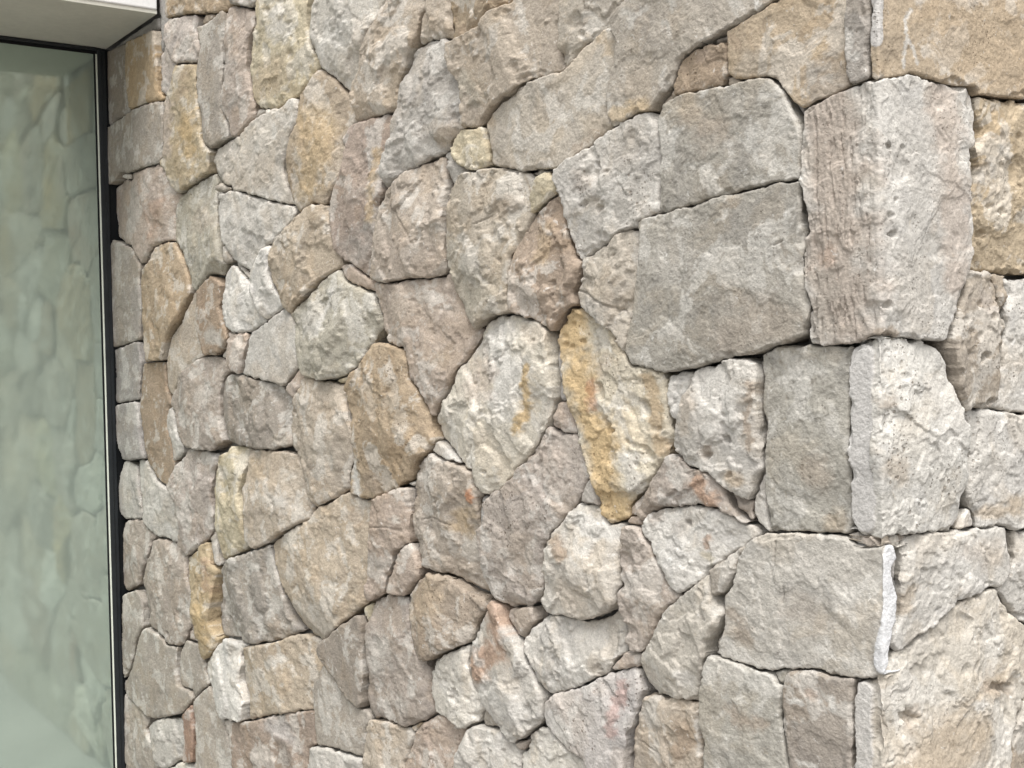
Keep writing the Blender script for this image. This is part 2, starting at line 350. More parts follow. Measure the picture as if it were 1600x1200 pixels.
('pit','y',2.28,1.24,'-936,1973 -945,1972 -1002,1980 -1011,1973 -1045,1959 -1048,1947 -1044,1942 -1041,1927 -986,1898 -947,1893 -911,1897 -912,1929 -922,1969'),
('flat','g3',1.45,0.99,'-455,2164 -459,2163 -475,2126 -491,2110 -530,2094 -534,2087 -529,2065 -517,2048 -517,2044 -524,2019 -541,1982 -546,1964 -547,1937 -541,1912 -470,1924 -439,1922 -423,1940 -399,1953 -392,1953 -376,1985 -362,1994 -345,1999 -323,2003 -301,2010 -277,2014 -176,2037 -115,2064 -108,2065 -87,2065 -88,2066'),
('rough','n3',1.39,0.97,'-281,2000 -322,2001 -345,1997 -365,1990 -373,1985 -386,1959 -390,1950 -389,1942 -391,1937 -362,1935 -288,1936 -284,1943 -278,1948 -278,1998'),
('chip','g',1.33,0.95,'-280,2011 -301,2008 -317,2002 -279,2002 -278,2009'),
('chip','b',1.31,0.94,'-276,1946 -281,1942 -284,1936 -282,1933 -259,1934 -256,1935'),
('chip','b',1.48,1.00,'-398,1950 -420,1939 -431,1927 -436,1920 -428,1912 -425,1912 -419,1919 -416,1931 -395,1939 -392,1943 -393,1948'),
('flat','t4',1.16,0.89,'-84,2065 -86,2063 -108,2063 -114,2062 -175,2035 -274,2012 -276,1951 -274,1948 -269,1944 -251,1937 -237,1934 -197,1931 -185,1924 -176,1918 -167,1908 -161,1899 -144,1883 -133,1876 -90,1881 -51,1890 -56,1923 -55,1972 -47,2005 -46,2054 -47,2055'),
('flat','v',0.84,0.84,'-43,2054 -45,2004 -53,1971 -53,1924 -49,1896 -47,1890 -30,1891 -17,1894 -16,1947 -15,2046 -16,2047'),
('sawn','t4',0.90,0.90,'-12,2046 -12,2034 -12,2022 -12,2011 -13,1999 -13,1987 -13,1975 -13,1963 -13,1952 -13,1940 -14,1928 -14,1916 -14,1904 -14,1892 -9,1890 1,1889 21,1893 41,1898 61,1903 79,1906 111,1902 135,1902 160,1901 186,1902 212,1903 216,1901 219,1891 229,1893 250,1894 272,1895 295,1897 318,1898 341,1900 364,1901 388,1903 412,1904 437,1906 462,1907 490,1911 490,1925 490,1939 491,1953 491,1967 491,1981 491,1995 491,2009 491,2023 491,2037 491,2051 491,2065 492,2079 492,2093 492,2107 492,2121 488,2124 462,2120 437,2116 412,2112 387,2108 363,2104 340,2100 316,2096 293,2092 270,2088 248,2084 226,2081 204,2077 183,2073 162,2070 141,2066 121,2063 100,2060 80,2056 61,2053 41,2050 22,2046 3,2043'),
('flat','g4',1.32,0.95,'-219,1931 -242,1933 -281,1930 -290,1932 -305,1933 -385,1934 -400,1933 -413,1929 -416,1919 -424,1908 -417,1834 -417,1813 -423,1783 -420,1757 -348,1762 -301,1768 -183,1777 -137,1776 -135,1779 -136,1849 -155,1879 -165,1900 -178,1916 -185,1922 -193,1926'),
('flat','g4',1.32,0.95,'-141,1774 -182,1774 -301,1766 -358,1759 -414,1754 -426,1756 -458,1751 -469,1748 -471,1745 -470,1699 -474,1668 -486,1629 -493,1592 -507,1561 -513,1535 -499,1516 -416,1502 -411,1504 -357,1509 -261,1529 -247,1529 -220,1533 -185,1544 -170,1546 -127,1558 -126,1565 -120,1587 -119,1596 -121,1605 -131,1634 -132,1671 -126,1690 -128,1694 -134,1728 -136,1757 -133,1762 -133,1767 -135,1772'),
('pit','w3',1.65,1.06,'-453,1921 -470,1922 -544,1908 -571,1901 -606,1885 -693,1859 -692,1850 -695,1845 -675,1805 -666,1766 -651,1720 -644,1705 -632,1698 -628,1698 -601,1710 -559,1722 -518,1737 -475,1736 -474,1747 -469,1751 -435,1756 -424,1759 -426,1784 -421,1814 -421,1834 -426,1874 -427,1905 -439,1919'),
('facet','b3',1.66,1.07,'-493,1735 -518,1735 -558,1719 -599,1708 -623,1697 -624,1675 -647,1640 -633,1615 -547,1574 -518,1537 -516,1537 -510,1562 -497,1593 -476,1681 -475,1732 -477,1733'),
('facet','n4',1.89,1.14,'-690,1820 -772,1785 -787,1765 -830,1723 -846,1687 -849,1620 -846,1616 -801,1603 -763,1596 -731,1584 -712,1575 -708,1576 -694,1597 -676,1610 -666,1614 -650,1617 -641,1621 -652,1640 -629,1676 -626,1686 -628,1694 -642,1700 -648,1705 -669,1760 -680,1806 -687,1818'),
('rough','y',1.91,1.14,'-735,1859 -750,1859 -763,1849 -774,1818 -770,1791 -690,1824 -695,1838 -703,1848 -718,1857'),
('facet','b4',2.18,1.22,'-908,1893 -950,1890 -988,1894 -1020,1882 -1034,1870 -1054,1836 -1065,1801 -1071,1711 -1062,1705 -1055,1695 -1039,1653 -985,1591 -967,1584 -944,1600 -912,1611 -878,1611 -851,1614 -854,1620 -851,1688 -846,1703 -835,1724 -790,1767 -775,1788 -779,1819 -767,1847 -776,1857 -789,1866 -811,1873'),
('chip','dg',2.39,1.27,'-1057,1944 -1074,1943 -1076,1940 -1068,1929 -1066,1901 -1045,1874 -1041,1871 -1025,1884 -993,1898 -1044,1925 -1050,1943'),
('chip','dg',1.92,1.14,'-756,1868 -782,1867 -766,1853 -756,1860 -748,1862 -719,1860 -700,1850 -696,1851 -699,1860'),
('facet','b5',2.61,1.33,'-1092,1939 -1171,1930 -1242,1917 -1294,1900 -1311,1889 -1341,1862 -1404,1704 -1339,1695 -1308,1693 -1217,1698 -1123,1693 -1099,1698 -1086,1704 -1078,1711 -1075,1722 -1076,1757 -1067,1859 -1074,1930 -1079,1937'),
('rough','p2',2.63,1.35,'-1071,1706 -1096,1696 -1123,1690 -1217,1695 -1305,1690 -1339,1692 -1392,1700 -1399,1699 -1382,1663 -1350,1615 -1352,1595 -1333,1565 -1325,1561 -1255,1550 -1248,1546 -1225,1516 -1225,1485 -1188,1458 -1149,1406 -1102,1449 -1058,1501 -1017,1527 -967,1579 -991,1591 -1043,1650 -1055,1682 -1066,1703'),
('facet','cr2',2.16,1.23,'-906,1609 -939,1598 -953,1589 -999,1538 -1013,1525 -1052,1500 -1099,1446 -1150,1400 -1148,1381 -1130,1356 -1086,1346 -1044,1323 -1029,1313 -988,1304 -982,1299 -979,1276 -964,1267 -935,1258 -891,1276 -875,1284 -822,1325 -772,1369 -749,1398 -740,1403 -727,1436 -726,1445 -715,1455 -714,1478 -720,1527 -720,1555 -722,1567 -731,1581 -767,1594 -805,1601 -838,1606'),
('pit','cr',1.69,1.09,'-653,1614 -666,1612 -685,1599 -708,1571 -709,1555 -704,1528 -678,1448 -653,1397 -655,1391 -648,1386 -619,1330 -616,1321 -608,1317 -593,1267 -580,1250 -570,1242 -539,1252 -521,1261 -520,1278 -515,1286 -497,1300 -480,1309 -467,1319 -418,1374 -409,1407 -422,1471 -422,1490 -432,1502 -438,1504 -502,1514 -515,1531 -522,1536 -552,1574 -632,1611'),
('chip','p',1.88,1.15,'-713,1449 -722,1444 -722,1436 -734,1403 -707,1395 -691,1392 -660,1393 -657,1396 -683,1448 -702,1446'),
('rough','v2',2.03,1.20,'-738,1400 -744,1398 -767,1369 -805,1334 -869,1285 -891,1272 -939,1253 -942,1248 -941,1231 -947,1208 -965,1187 -966,1140 -961,1090 -950,1070 -943,1066 -898,1051 -874,1049 -809,1063 -799,1068 -784,1081 -763,1111 -766,1152 -757,1181 -731,1212 -655,1276 -628,1316 -621,1321 -623,1330 -653,1386 -663,1389 -691,1390 -707,1392'),
('chip','v2',1.77,1.12,'-622,1317 -654,1272 -598,1272 -612,1315 -618,1318'),
('facet','g5',2.43,1.31,'-1160,1327 -1198,1306 -1218,1271 -1219,1255 -1227,1246 -1234,1207 -1235,1132 -1187,1085 -1154,1080 -1101,1079 -1072,1075 -1012,1061 -987,1058 -980,1059 -956,1071 -966,1088 -970,1115 -970,1187 -974,1195 -975,1211 -973,1249 -962,1257 -961,1261 -985,1275 -987,1298 -992,1302 -1035,1311 -1122,1320'),
('chip','w3',2.52,1.33,'-1136,1354 -1157,1332 -1155,1329 -1122,1324 -1038,1315 -1091,1344'),
('chip','w',2.72,1.39,'-1234,1263 -1258,1252 -1229,1251 -1226,1258'),
('rough','t5',2.89,1.42,'-1386,1562 -1398,1557 -1438,1520 -1471,1501 -1496,1492 -1502,1481 -1525,1466 -1514,1411 -1491,1359 -1494,1309 -1521,1254 -1530,1214 -1484,1202 -1472,1201 -1408,1209 -1369,1218 -1268,1251 -1239,1265 -1228,1267 -1204,1306 -1166,1329 -1145,1353 -1138,1357 -1154,1381 -1157,1405 -1189,1451 -1202,1464 -1232,1484 -1232,1514 -1255,1546 -1339,1561'),
('rough','b6',3.49,1.57,'-1742,1484 -1811,1414 -1839,1354 -1829,1327 -1816,1310 -1818,1303 -1784,1276 -1739,1188 -1712,1162 -1701,1159 -1614,1187 -1542,1216 -1529,1255 -1501,1308 -1499,1360 -1521,1409 -1533,1464 -1569,1464 -1596,1471 -1633,1471 -1685,1475'),
('chip','p',3.80,1.63,'-1781,1500 -1837,1464 -1848,1459 -1876,1454 -1831,1424 -1816,1419 -1751,1486'),
('facet','dg',4.33,1.74,'-2242,1482 -2256,1477 -2268,1461 -2280,1421 -2280,1357 -2259,1293 -2203,1288 -2127,1286 -2105,1283 -1994,1286 -1924,1290 -1829,1306 -1848,1361 -1823,1414 -1895,1453 -1915,1458 -2141,1482'),
('rough','g6',5.08,1.89,'-2404,1535 -2435,1530 -2593,1480 -2685,1405 -2686,1381 -2660,1366 -2649,1333 -2612,1287 -2576,1260 -2353,1259 -2272,1291 -2291,1356 -2292,1422 -2279,1463 -2268,1478 -2246,1489 -2229,1512 -2236,1518 -2282,1524 -2310,1532'),
('flat','n3',6.02,2.06,'-2815,1518 -2961,1513 -2977,1402 -2992,1374 -2979,1289 -2941,1194 -2851,1138 -2745,1118 -2685,1195 -2685,1203 -2701,1212 -2703,1262 -2740,1302 -2729,1372 -2701,1381 -2699,1397 -2742,1432 -2749,1517'),
('rough','w3',5.71,2.01,'-2708,1375 -2716,1370 -2726,1303 -2690,1265 -2687,1213 -2674,1210 -2594,1239 -2591,1258 -2626,1286 -2657,1322 -2674,1366 -2692,1375'),
('flat','v3',6.93,2.20,'-3011,1586 -3259,1559 -3259,1532 -3236,1474 -3239,1459 -3271,1431 -3236,1373 -3000,1393 -2972,1521 -2990,1583'),
('flat','v3',6.82,2.19,'-3035,1384 -3229,1368 -3247,1355 -3235,1322 -3248,1254 -3182,1179 -3086,1183 -3031,1193 -2972,1195 -2960,1199 -2995,1288 -3007,1382'),
('rough','w3',6.89,2.22,'-3176,1174 -3242,1079 -3248,990 -3191,972 -3042,989 -3021,997 -3012,1015 -3052,1165 -3120,1175'),
('rough','w3',6.22,2.11,'-3032,1188 -3040,1185 -3041,1172 -2996,1016 -3005,996 -2984,979 -2889,949 -2799,953 -2682,951 -2642,1010 -2673,1077 -2733,1114 -2751,1113 -2863,1134 -2954,1190'),
('pit','v4',5.36,1.96,'-2560,1255 -2590,1225 -2658,1203 -2722,1129 -2721,1119 -2653,1073 -2628,1024 -2630,1008 -2671,947 -2606,919 -2447,984 -2410,1010 -2393,1027 -2379,1074 -2385,1133 -2371,1191 -2322,1248 -2363,1253'),
('facet','y',4.72,1.83,'-2227,1282 -2251,1262 -2310,1248 -2359,1192 -2373,1134 -2367,1075 -2379,1036 -2362,1019 -2350,949 -2340,939 -2223,973 -2149,999 -2138,1006 -2137,1106 -2160,1157 -2125,1231 -2117,1279 -2149,1283'),
('rough','b',4.06,1.70,'-2105,1278 -2114,1231 -2149,1158 -2126,1107 -2130,1027 -2122,1010 -2082,1009 -2052,1013 -1979,1036 -1962,1046 -1873,1082 -1743,1126 -1735,1132 -1718,1158 -1748,1187 -1776,1247 -1804,1284 -1861,1288'),
('rough','b2',3.44,1.57,'-1549,1208 -1613,1183 -1709,1153 -1729,1130 -1739,1124 -1872,1078 -1955,1044 -1965,1036 -1958,998 -1944,968 -1870,858 -1798,830 -1697,823 -1679,830 -1445,966 -1450,982 -1449,1001 -1439,1028 -1437,1083 -1422,1139 -1420,1171 -1410,1200 -1414,1201 -1476,1197 -1533,1209'),
('rough','p3',2.92,1.44,'-1270,1247 -1404,1205 -1429,1082 -1432,1029 -1442,1001 -1443,983 -1437,966 -1421,970 -1393,987 -1351,1002 -1343,1032 -1317,1061 -1294,1100 -1242,1133 -1241,1206 -1234,1244 -1237,1247'),
('rough','p3',2.78,1.41,'-1239,1128 -1287,1100 -1310,1062 -1336,1033 -1342,1003 -1268,1008 -1207,1054 -1198,1085 -1211,1104'),
('rough','n5',2.49,1.34,'-1162,1075 -1200,1054 -1238,1025 -1256,998 -1257,987 -1227,906 -1190,878 -1153,892 -1082,927 -1014,955 -1004,962 -990,995 -955,1036 -966,1053 -971,1055 -987,1054 -1017,1057 -1043,1066 -1101,1076'),
('rough','v5',2.90,1.45,'-1352,997 -1393,983 -1415,969 -1414,959 -1431,926 -1446,913 -1449,845 -1445,798 -1459,750 -1460,726 -1454,714 -1429,699 -1394,707 -1272,718 -1192,756 -1166,775 -1179,812 -1177,859 -1197,870 -1201,881 -1233,905 -1269,1003 -1334,1000'),
('flat','dg2',3.27,1.54,'-1488,927 -1580,882 -1689,821 -1696,799 -1692,790 -1668,778 -1611,758 -1539,723 -1488,711 -1479,711 -1468,727 -1467,749 -1452,797 -1457,844 -1454,907 -1463,925 -1473,929'),
('chip','y',3.10,1.50,'-1428,965 -1446,960 -1469,949 -1467,933 -1455,927 -1451,915 -1438,925 -1421,958'),
('flat','g',3.37,1.57,'-1671,772 -1708,747 -1740,706 -1743,646 -1731,600 -1728,560 -1622,579 -1481,596 -1466,638 -1461,669 -1439,693 -1445,703 -1464,709 -1489,706 -1543,719 -1627,759 -1663,772'),
('rough','w3',3.49,1.61,'-1747,549 -1767,539 -1790,373 -1797,364 -1490,459 -1486,465 -1481,591 -1647,571'),
('rough','b6',2.95,1.47,'-1412,701 -1434,691 -1454,669 -1458,640 -1473,599 -1479,462 -1306,516 -1299,524 -1289,621 -1273,662 -1246,699 -1245,705 -1275,714'),
('rough','p3',2.61,1.38,'-1153,770 -1182,757 -1212,741 -1220,735 -1238,707 -1239,701 -1266,664 -1283,621 -1289,527 -1283,523 -1074,587 -1065,686 -1054,730 -1053,757 -1058,763 -1072,768 -1103,772 -1125,775'),
('chip','t',2.74,1.42,'-1231,735 -1265,718 -1242,710 -1223,737'),
('pit','w',2.45,1.33,'-1023,947 -1077,926 -1148,890 -1171,861 -1173,814 -1163,783 -1158,778 -1144,775 -1122,778 -1070,771 -1053,767 -991,797 -980,819 -962,835 -997,861 -1013,881 -1023,919 -1016,938 -1018,948'),
('facet','w3',2.18,1.26,'-933,1053 -984,997 -998,963 -1011,952 -1010,939 -1018,922 -1009,888 -998,869 -958,841 -955,834 -925,822 -906,810 -904,804 -892,802 -873,792 -865,791 -831,806 -765,859 -762,864 -765,885 -763,899 -800,944 -819,959 -834,988 -889,1025 -902,1047 -920,1053'),
('chip','g6',2.09,1.23,'-805,1061 -825,1056 -885,1044 -890,1041 -883,1026 -834,993 -797,1037 -797,1044'),
('facet','w2',1.82,1.14,'-655,1269 -674,1258 -728,1211 -752,1182 -756,1173 -761,1151 -759,1110 -769,1088 -790,1065 -785,1059 -757,1053 -724,1060 -696,1063 -644,1063 -575,1090 -547,1112 -547,1125 -539,1148 -543,1208 -534,1233 -534,1241 -539,1249 -573,1239 -600,1269'),
('facet','w3',1.85,1.15,'-555,1092 -582,1084 -642,1060 -684,1061 -726,1057 -771,1047 -796,1031 -827,997 -826,980 -818,969 -805,960 -781,927 -761,909 -740,912 -669,938 -581,984 -572,1000 -539,1031 -535,1049 -536,1067 -545,1089 -548,1093'),
('rough','vw',1.75,1.12,'-532,1001 -565,987 -576,986 -583,980 -664,938 -742,908 -760,895 -758,860 -749,846 -702,824 -647,815 -617,807 -594,738 -590,736 -537,753 -532,758 -528,862 -524,891 -509,917 -489,974 -500,985 -506,1004 -510,1005'),
('chip','p',1.66,1.09,'-534,1031 -569,999 -573,993 -571,989 -532,1003 -509,1008 -506,1011 -495,1029 -496,1032'),
('facet','w3',2.28,1.29,'-996,791 -1027,775 -1051,719 -1059,686 -1067,589 -841,659 -840,678 -848,775 -895,799 -910,802 -973,792 -991,793'),
('pit','w',1.96,1.20,'-767,844 -787,836 -799,828 -814,811 -813,805 -820,796 -832,782 -843,774 -834,661 -599,734 -608,771 -622,806 -649,812 -702,820 -755,845'),
('chip','g',2.27,1.29,'-960,830 -979,814 -984,801 -984,795 -970,795 -911,805 -912,809 -936,823'),
('chip','g6',2.09,1.23,'-823,806 -861,789 -844,779 -836,782 -825,795 -818,805'),
('pit','p4',1.60,1.07,'-526,1244 -530,1241 -531,1232 -539,1209 -535,1148 -543,1126 -546,1102 -533,1069 -532,1045 -515,1034 -495,1037 -482,1046 -461,1067 -446,1097 -432,1114 -390,1149 -406,1153 -414,1158 -458,1219 -486,1245 -510,1246'),
('chip','p',1.63,1.07,'-500,1264 -518,1260 -526,1256 -525,1247 -486,1249'),
('chip','p',1.61,1.07,'-480,1306 -494,1299 -512,1284 -516,1278 -516,1263 -500,1267 -480,1302'),
('rough','ww',1.41,1.00,'-395,1291 -461,1273 -483,1254 -481,1243 -456,1221 -411,1159 -390,1151 -370,1163 -343,1182 -322,1202 -273,1235 -230,1261 -226,1265 -228,1268 -245,1276 -254,1276 -281,1289 -303,1294 -341,1295'),
('rough','v5',1.44,1.01,'-417,1371 -429,1359 -453,1328 -465,1316 -487,1285 -495,1267 -487,1256 -484,1257 -462,1275 -396,1293 -367,1296 -341,1298 -303,1297 -281,1291 -253,1279 -246,1279 -246,1281 -255,1284 -274,1303 -286,1327 -302,1341 -317,1351 -360,1353 -370,1356 -391,1370'),
('facet','w3',1.34,0.97,'-260,1526 -353,1507 -355,1498 -363,1482 -402,1387 -390,1373 -368,1358 -353,1355 -317,1353 -299,1342 -282,1327 -267,1324 -243,1315 -235,1329 -227,1351 -214,1361 -218,1422 -217,1499 -220,1518 -247,1526'),
('rough','ww',1.46,1.01,'-379,1505 -410,1501 -413,1499 -418,1477 -414,1449 -411,1436 -399,1427 -389,1435 -381,1446 -367,1482 -358,1498 -359,1502 -366,1504'),
('chip','g6',1.31,0.96,'-279,1325 -279,1321 -272,1304 -252,1285 -246,1284 -243,1285 -241,1288 -244,1296 -243,1312 -268,1322'),
('chip','w3',1.26,0.94,'-215,1357 -225,1350 -232,1329 -239,1314 -241,1298 -239,1292 -228,1280 -213,1270 -209,1269 -207,1271 -207,1275 -211,1289 -213,1345 -214,1357'),
('flat','g7',1.15,0.90,'-162,1544 -185,1542 -217,1532 -217,1519 -214,1498 -214,1400 -206,1280 -203,1274 -198,1272 -136,1280 -97,1282 -63,1286 -60,1288 -54,1306 -56,1315 -56,1346 -60,1414 -58,1527 -53,1540 -55,1542 -106,1541 -125,1544'),
('rough','wq',0.86,0.86,'-15,1553 -31,1548 -48,1542 -55,1527 -56,1515 -56,1502 -56,1490 -56,1477 -57,1464 -57,1452 -57,1439 -57,1426 -58,1414 -57,1400 -56,1387 -55,1374 -54,1360 -53,1347 -53,1331 -53,1315 -49,1300 -41,1291 -35,1288 -7,1288 13,1290 23,1288 42,1289 62,1286 92,1285 115,1283 139,1281 172,1281 183,1294 194,1308 192,1320 192,1334 192,1348 192,1361 192,1375 192,1388 193,1402 193,1415 186,1431 179,1446 165,1468 159,1483 152,1498 146,1513 134,1533 114,1543 90,1547 65,1550 41,1552 21,1553 1,1553'),
('groove','wr',0.84,0.84,'63,1901 42,1896 21,1892 1,1887 -18,1891 -33,1889 -49,1888 -68,1883 -88,1879 -105,1877 -122,1875 -131,1871 -133,1866 -133,1854 -133,1841 -133,1829 -133,1816 -133,1804 -133,1791 -133,1779 -134,1775 -132,1772 -130,1763 -126,1760 -125,1742 -123,1725 -117,1701 -117,1698 -123,1690 -129,1670 -129,1652 -129,1634 -123,1618 -117,1602 -116,1596 -117,1586 -124,1563 -124,1555 -120,1545 -104,1543 -86,1543 -68,1544 -51,1544 -31,1550 -13,1555 3,1555 22,1555 42,1554 64,1552 86,1549 109,1547 137,1546 140,1548 150,1563 159,1578 176,1596 185,1612 193,1627 195,1640 197,1654 203,1672 202,1685 202,1699 202,1712 200,1727 198,1742 197,1756 195,1771 193,1785 194,1799 195,1813 192,1820 194,1834 195,1849 197,1864 197,1882 197,1899 194,1901 160,1899 135,1900 110,1900 80,1903'),
('pit','t6',0.92,0.92,'226,1890 223,1889 223,1878 225,1865 231,1849 231,1839 226,1817 226,1785 222,1769 215,1754 205,1707 206,1672 203,1650 229,1646 262,1646 284,1644 407,1639 489,1638 490,1906 487,1907 271,1892'),
('chip','ww',0.89,0.89,'201,1900 201,1863 196,1820 199,1813 208,1809 211,1811 222,1827 222,1838 217,1888 212,1901'),
('chip','w',0.90,0.90,'199,1801 197,1800 197,1786 198,1770 202,1765 218,1769 220,1783 219,1801 216,1802'),
('pit','n6',0.91,0.91,'200,1644 197,1624 159,1566 150,1536 164,1480 170,1465 182,1448 197,1449 231,1448 249,1449 254,1451 267,1467 275,1484 278,1530 292,1563 289,1575 285,1576 275,1594 266,1643 225,1645'),
('rough','wr',0.94,0.94,'304,1635 298,1632 298,1606 291,1583 296,1563 281,1530 279,1484 271,1467 258,1450 283,1444 318,1439 488,1422 489,1634 483,1636 383,1637'),
('chip','n6',0.93,0.93,'272,1642 270,1640 279,1595 287,1580 294,1606 294,1632 301,1639 296,1642'),
('rough','wr',0.93,0.93,'246,1447 231,1446 197,1447 185,1446 183,1445 195,1423 196,1415 196,1360 199,1323 218,1301 223,1280 228,1278 275,1277 293,1273 306,1267 317,1265 465,1256 478,1255 487,1251 488,1419 332,1435'),
('chip','w3',0.91,0.91,'203,1306 190,1300 177,1283 178,1280 214,1279 219,1281 216,1297 208,1305'),
('flat','g8',1.15,0.91,'-158,1275 -179,1272 -202,1269 -222,1264 -241,1251 -246,1245 -256,1229 -260,1214 -263,1200 -275,1182 -289,1166 -290,1153 -290,1137 -290,1121 -298,1101 -307,1081 -314,1073 -283,1068 -264,1067 -245,1066 -226,1065 -202,1067 -190,1072 -162,1079 -144,1083 -126,1087 -109,1088 -89,1086 -68,1089 -47,1091 -25,1096 -4,1102 4,1108 10,1113 13,1120 15,1132 16,1143 18,1155 28,1173 30,1188 32,1204 22,1228 27,1245 31,1262 23,1276 7,1273 -7,1275 -19,1272 -35,1270 -47,1271 -69,1282 -86,1281 -103,1279 -121,1278 -139,1276'),
('chip','g6',0.87,0.87,'-53,1290 -65,1283 -46,1273 -22,1273 -7,1277 -11,1286 -35,1286 -48,1290'),
('chip','b',0.85,0.85,'13,1288 -7,1286 -4,1278 7,1275 17,1278 19,1286'),
('chip','w3',0.86,0.86,'42,1287 25,1286 22,1285 28,1271 42,1267 44,1268 49,1275 49,1285'),
('rough','wr',0.90,0.90,'270,1276 242,1275 228,1275 220,1278 205,1277 180,1277 171,1279 145,1278 92,1283 55,1283 49,1262 50,1208 47,1172 25,1155 25,1140 41,1131 62,1133 80,1139 153,1175 232,1188 261,1189 273,1191 297,1206 310,1227 311,1257 307,1264 293,1270'),
('rough','wr',0.97,0.97,'465,1254 314,1262 314,1226 300,1204 274,1189 272,1183 326,1130 437,1084 484,1066 487,1068 488,1247 477,1252'),
('pit','wq2',0.91,0.91,'254,1187 232,1186 212,1183 192,1179 173,1176 154,1173 140,1166 125,1159 110,1151 96,1144 82,1137 62,1130 46,1129 38,1127 23,1116 7,1106 -3,1101 -7,1099 -22,1095 -37,1091 -47,1083 -49,1080 -51,1071 -51,1054 -52,1036 -52,1022 -53,1009 -53,996 -53,982 -53,969 -53,956 -54,942 -54,929 -54,915 -54,902 -39,907 -24,911 -9,916 7,917 26,912 46,908 65,903 85,898 105,893 126,888 147,883 168,878 189,873 211,868 233,862 255,857 278,852 284,852 285,866 285,880 285,894 285,908 285,922 286,935 290,948 294,961 298,974 315,990 324,1011 332,1013 356,1013 381,1013 406,1014 432,1014 458,1015 484,1015 486,1018 486,1032 487,1046 487,1060 484,1064 460,1073 436,1082 413,1091 391,1100 368,1109 346,1118 324,1126 300,1146 281,1164 263,1183 258,1186'),
('pit','n6',0.98,0.98,'480,1012 328,1009 319,990 302,973 290,935 289,851 291,849 477,804 485,804 486,1008 484,1011'),
('flat','g7',1.32,0.98,'-322,1070 -330,1058 -343,1011 -344,952 -337,925 -343,884 -346,813 -341,813 -164,868 -167,933 -180,1001 -179,1042 -181,1050 -189,1053 -200,1064 -226,1063 -283,1066'),
('flat','v6',1.16,0.91,'-162,1077 -165,1074 -178,1050 -176,1042 -177,1002 -164,933 -161,870 -158,870 -58,901 -56,906 -53,1070 -49,1088 -58,1088 -90,1084 -109,1085 -126,1085'),
('chip','g7',1.22,0.94,'-177,1073 -197,1067 -191,1058 -183,1053 -176,1057 -168,1074 -169,1075'),
('facet','w4',1.47,1.03,'-328,1190 -384,1152 -389,1146 -428,1115 -444,1095 -457,1068 -479,1045 -492,1035 -491,1030 -505,1007 -501,1004 -496,986 -490,979 -477,972 -468,972 -399,983 -371,985 -347,990 -344,1022 -334,1057 -325,1071 -327,1076 -322,1090 -300,1120 -293,1139 -293,1145 -303,1149 -306,1158 -310,1161 -319,1176 -324,1189'),
('facet','g',1.34,0.97,'-254,1244 -320,1200 -325,1196 -306,1161 -284,1175 -273,1190 -265,1206 -259,1228 -252,1242 -252,1244'),
('chip','g8',1.37,0.99,'-295,1126 -297,1120 -318,1091 -323,1077 -321,1074 -315,1077 -310,1081 -293,1120'),
('rough','b6',1.54,1.06,'-485,969 -489,965 -505,918 -520,892 -520,877 -524,863 -526,759 -519,758 -353,810 -349,816 -347,973 -348,986 -351,987 -373,982 -399,981 -468,969'),
('facet','dg3',4.46,1.79,'-1984,1031 -2048,1010 -2082,1004 -2233,963 -2346,919 -2344,907 -2360,875 -2395,752 -2384,726 -2360,717 -2225,727 -2138,736 -2089,745 -1933,786 -1817,830 -1879,857 -1953,965 -1968,997 -1975,1032'),
('facet','o3',5.22,1.95,'-2432,985 -2603,912 -2591,846 -2541,809 -2531,792 -2539,738 -2525,733 -2520,720 -2513,655 -2493,626 -2478,620 -2403,661 -2377,685 -2362,709 -2392,718 -2408,750 -2372,873 -2356,905 -2361,915 -2403,927'),
('chip','g',5.02,1.90,'-2383,1025 -2422,991 -2414,986 -2390,929 -2356,922 -2348,925 -2349,933 -2362,948 -2373,1016'),
('chip','p',5.46,1.99,'-2549,730 -2572,717 -2615,659 -2527,665 -2533,718 -2538,730'),
('pit','g6',5.93,2.07,'-2854,943 -2886,937 -2912,927 -2931,885 -3028,781 -2988,716 -2994,637 -2861,632 -2776,614 -2672,626 -2625,661 -2580,719 -2553,736 -2545,763 -2548,798 -2604,842 -2617,910 -2628,918 -2689,945 -2800,947'),
('rough','g6',6.76,2.21,'-3029,987 -3187,966 -3196,962 -3237,820 -3244,747 -3215,720 -3201,718 -3047,767 -3013,818 -2947,883 -2927,926 -2909,936 -2916,952 -2996,975 -3015,990'),
('flat','g',6.91,2.25,'-3076,740 -3195,709 -3212,700 -3232,477 -3230,409 -3221,408 -3139,471 -3080,567 -3011,630 -3004,713 -3030,735 -3056,743'),
('flat','g',6.27,2.15,'-2993,629 -3064,570 -3122,475 -3196,414 -3231,398 -3237,365 -3199,346 -3050,336 -2989,327 -2927,337 -2839,360 -2661,418 -2584,469 -2570,484 -2589,501 -2690,497 -2700,543 -2696,587 -2683,620 -2778,609 -2867,626'),
('flat','g',5.51,2.01,'-2620,653 -2675,611 -2686,546 -2678,503 -2670,501 -2581,507 -2561,491 -2446,558 -2482,587 -2482,609 -2511,628 -2528,658'),
('rough','g',6.86,2.27,'-3247,356 -3269,135 -3229,100 -3254,-81 -3228,-78 -3026,-16 -3004,-2 -2921,170 -2941,231 -3012,275 -3016,281 -2998,303 -3012,323 -3213,340'),
('facet','w3',6.14,2.14,'-2821,362 -2927,329 -2983,300 -2999,285 -2926,237 -2909,178 -2896,178 -2840,191 -2798,208 -2670,277 -2652,327 -2657,395 -2673,396'),
('rough','w',5.92,2.11,'-2712,247 -2817,192 -2896,38 -2899,28 -2890,27 -2615,111 -2604,117 -2586,275 -2654,259 -2671,258'),
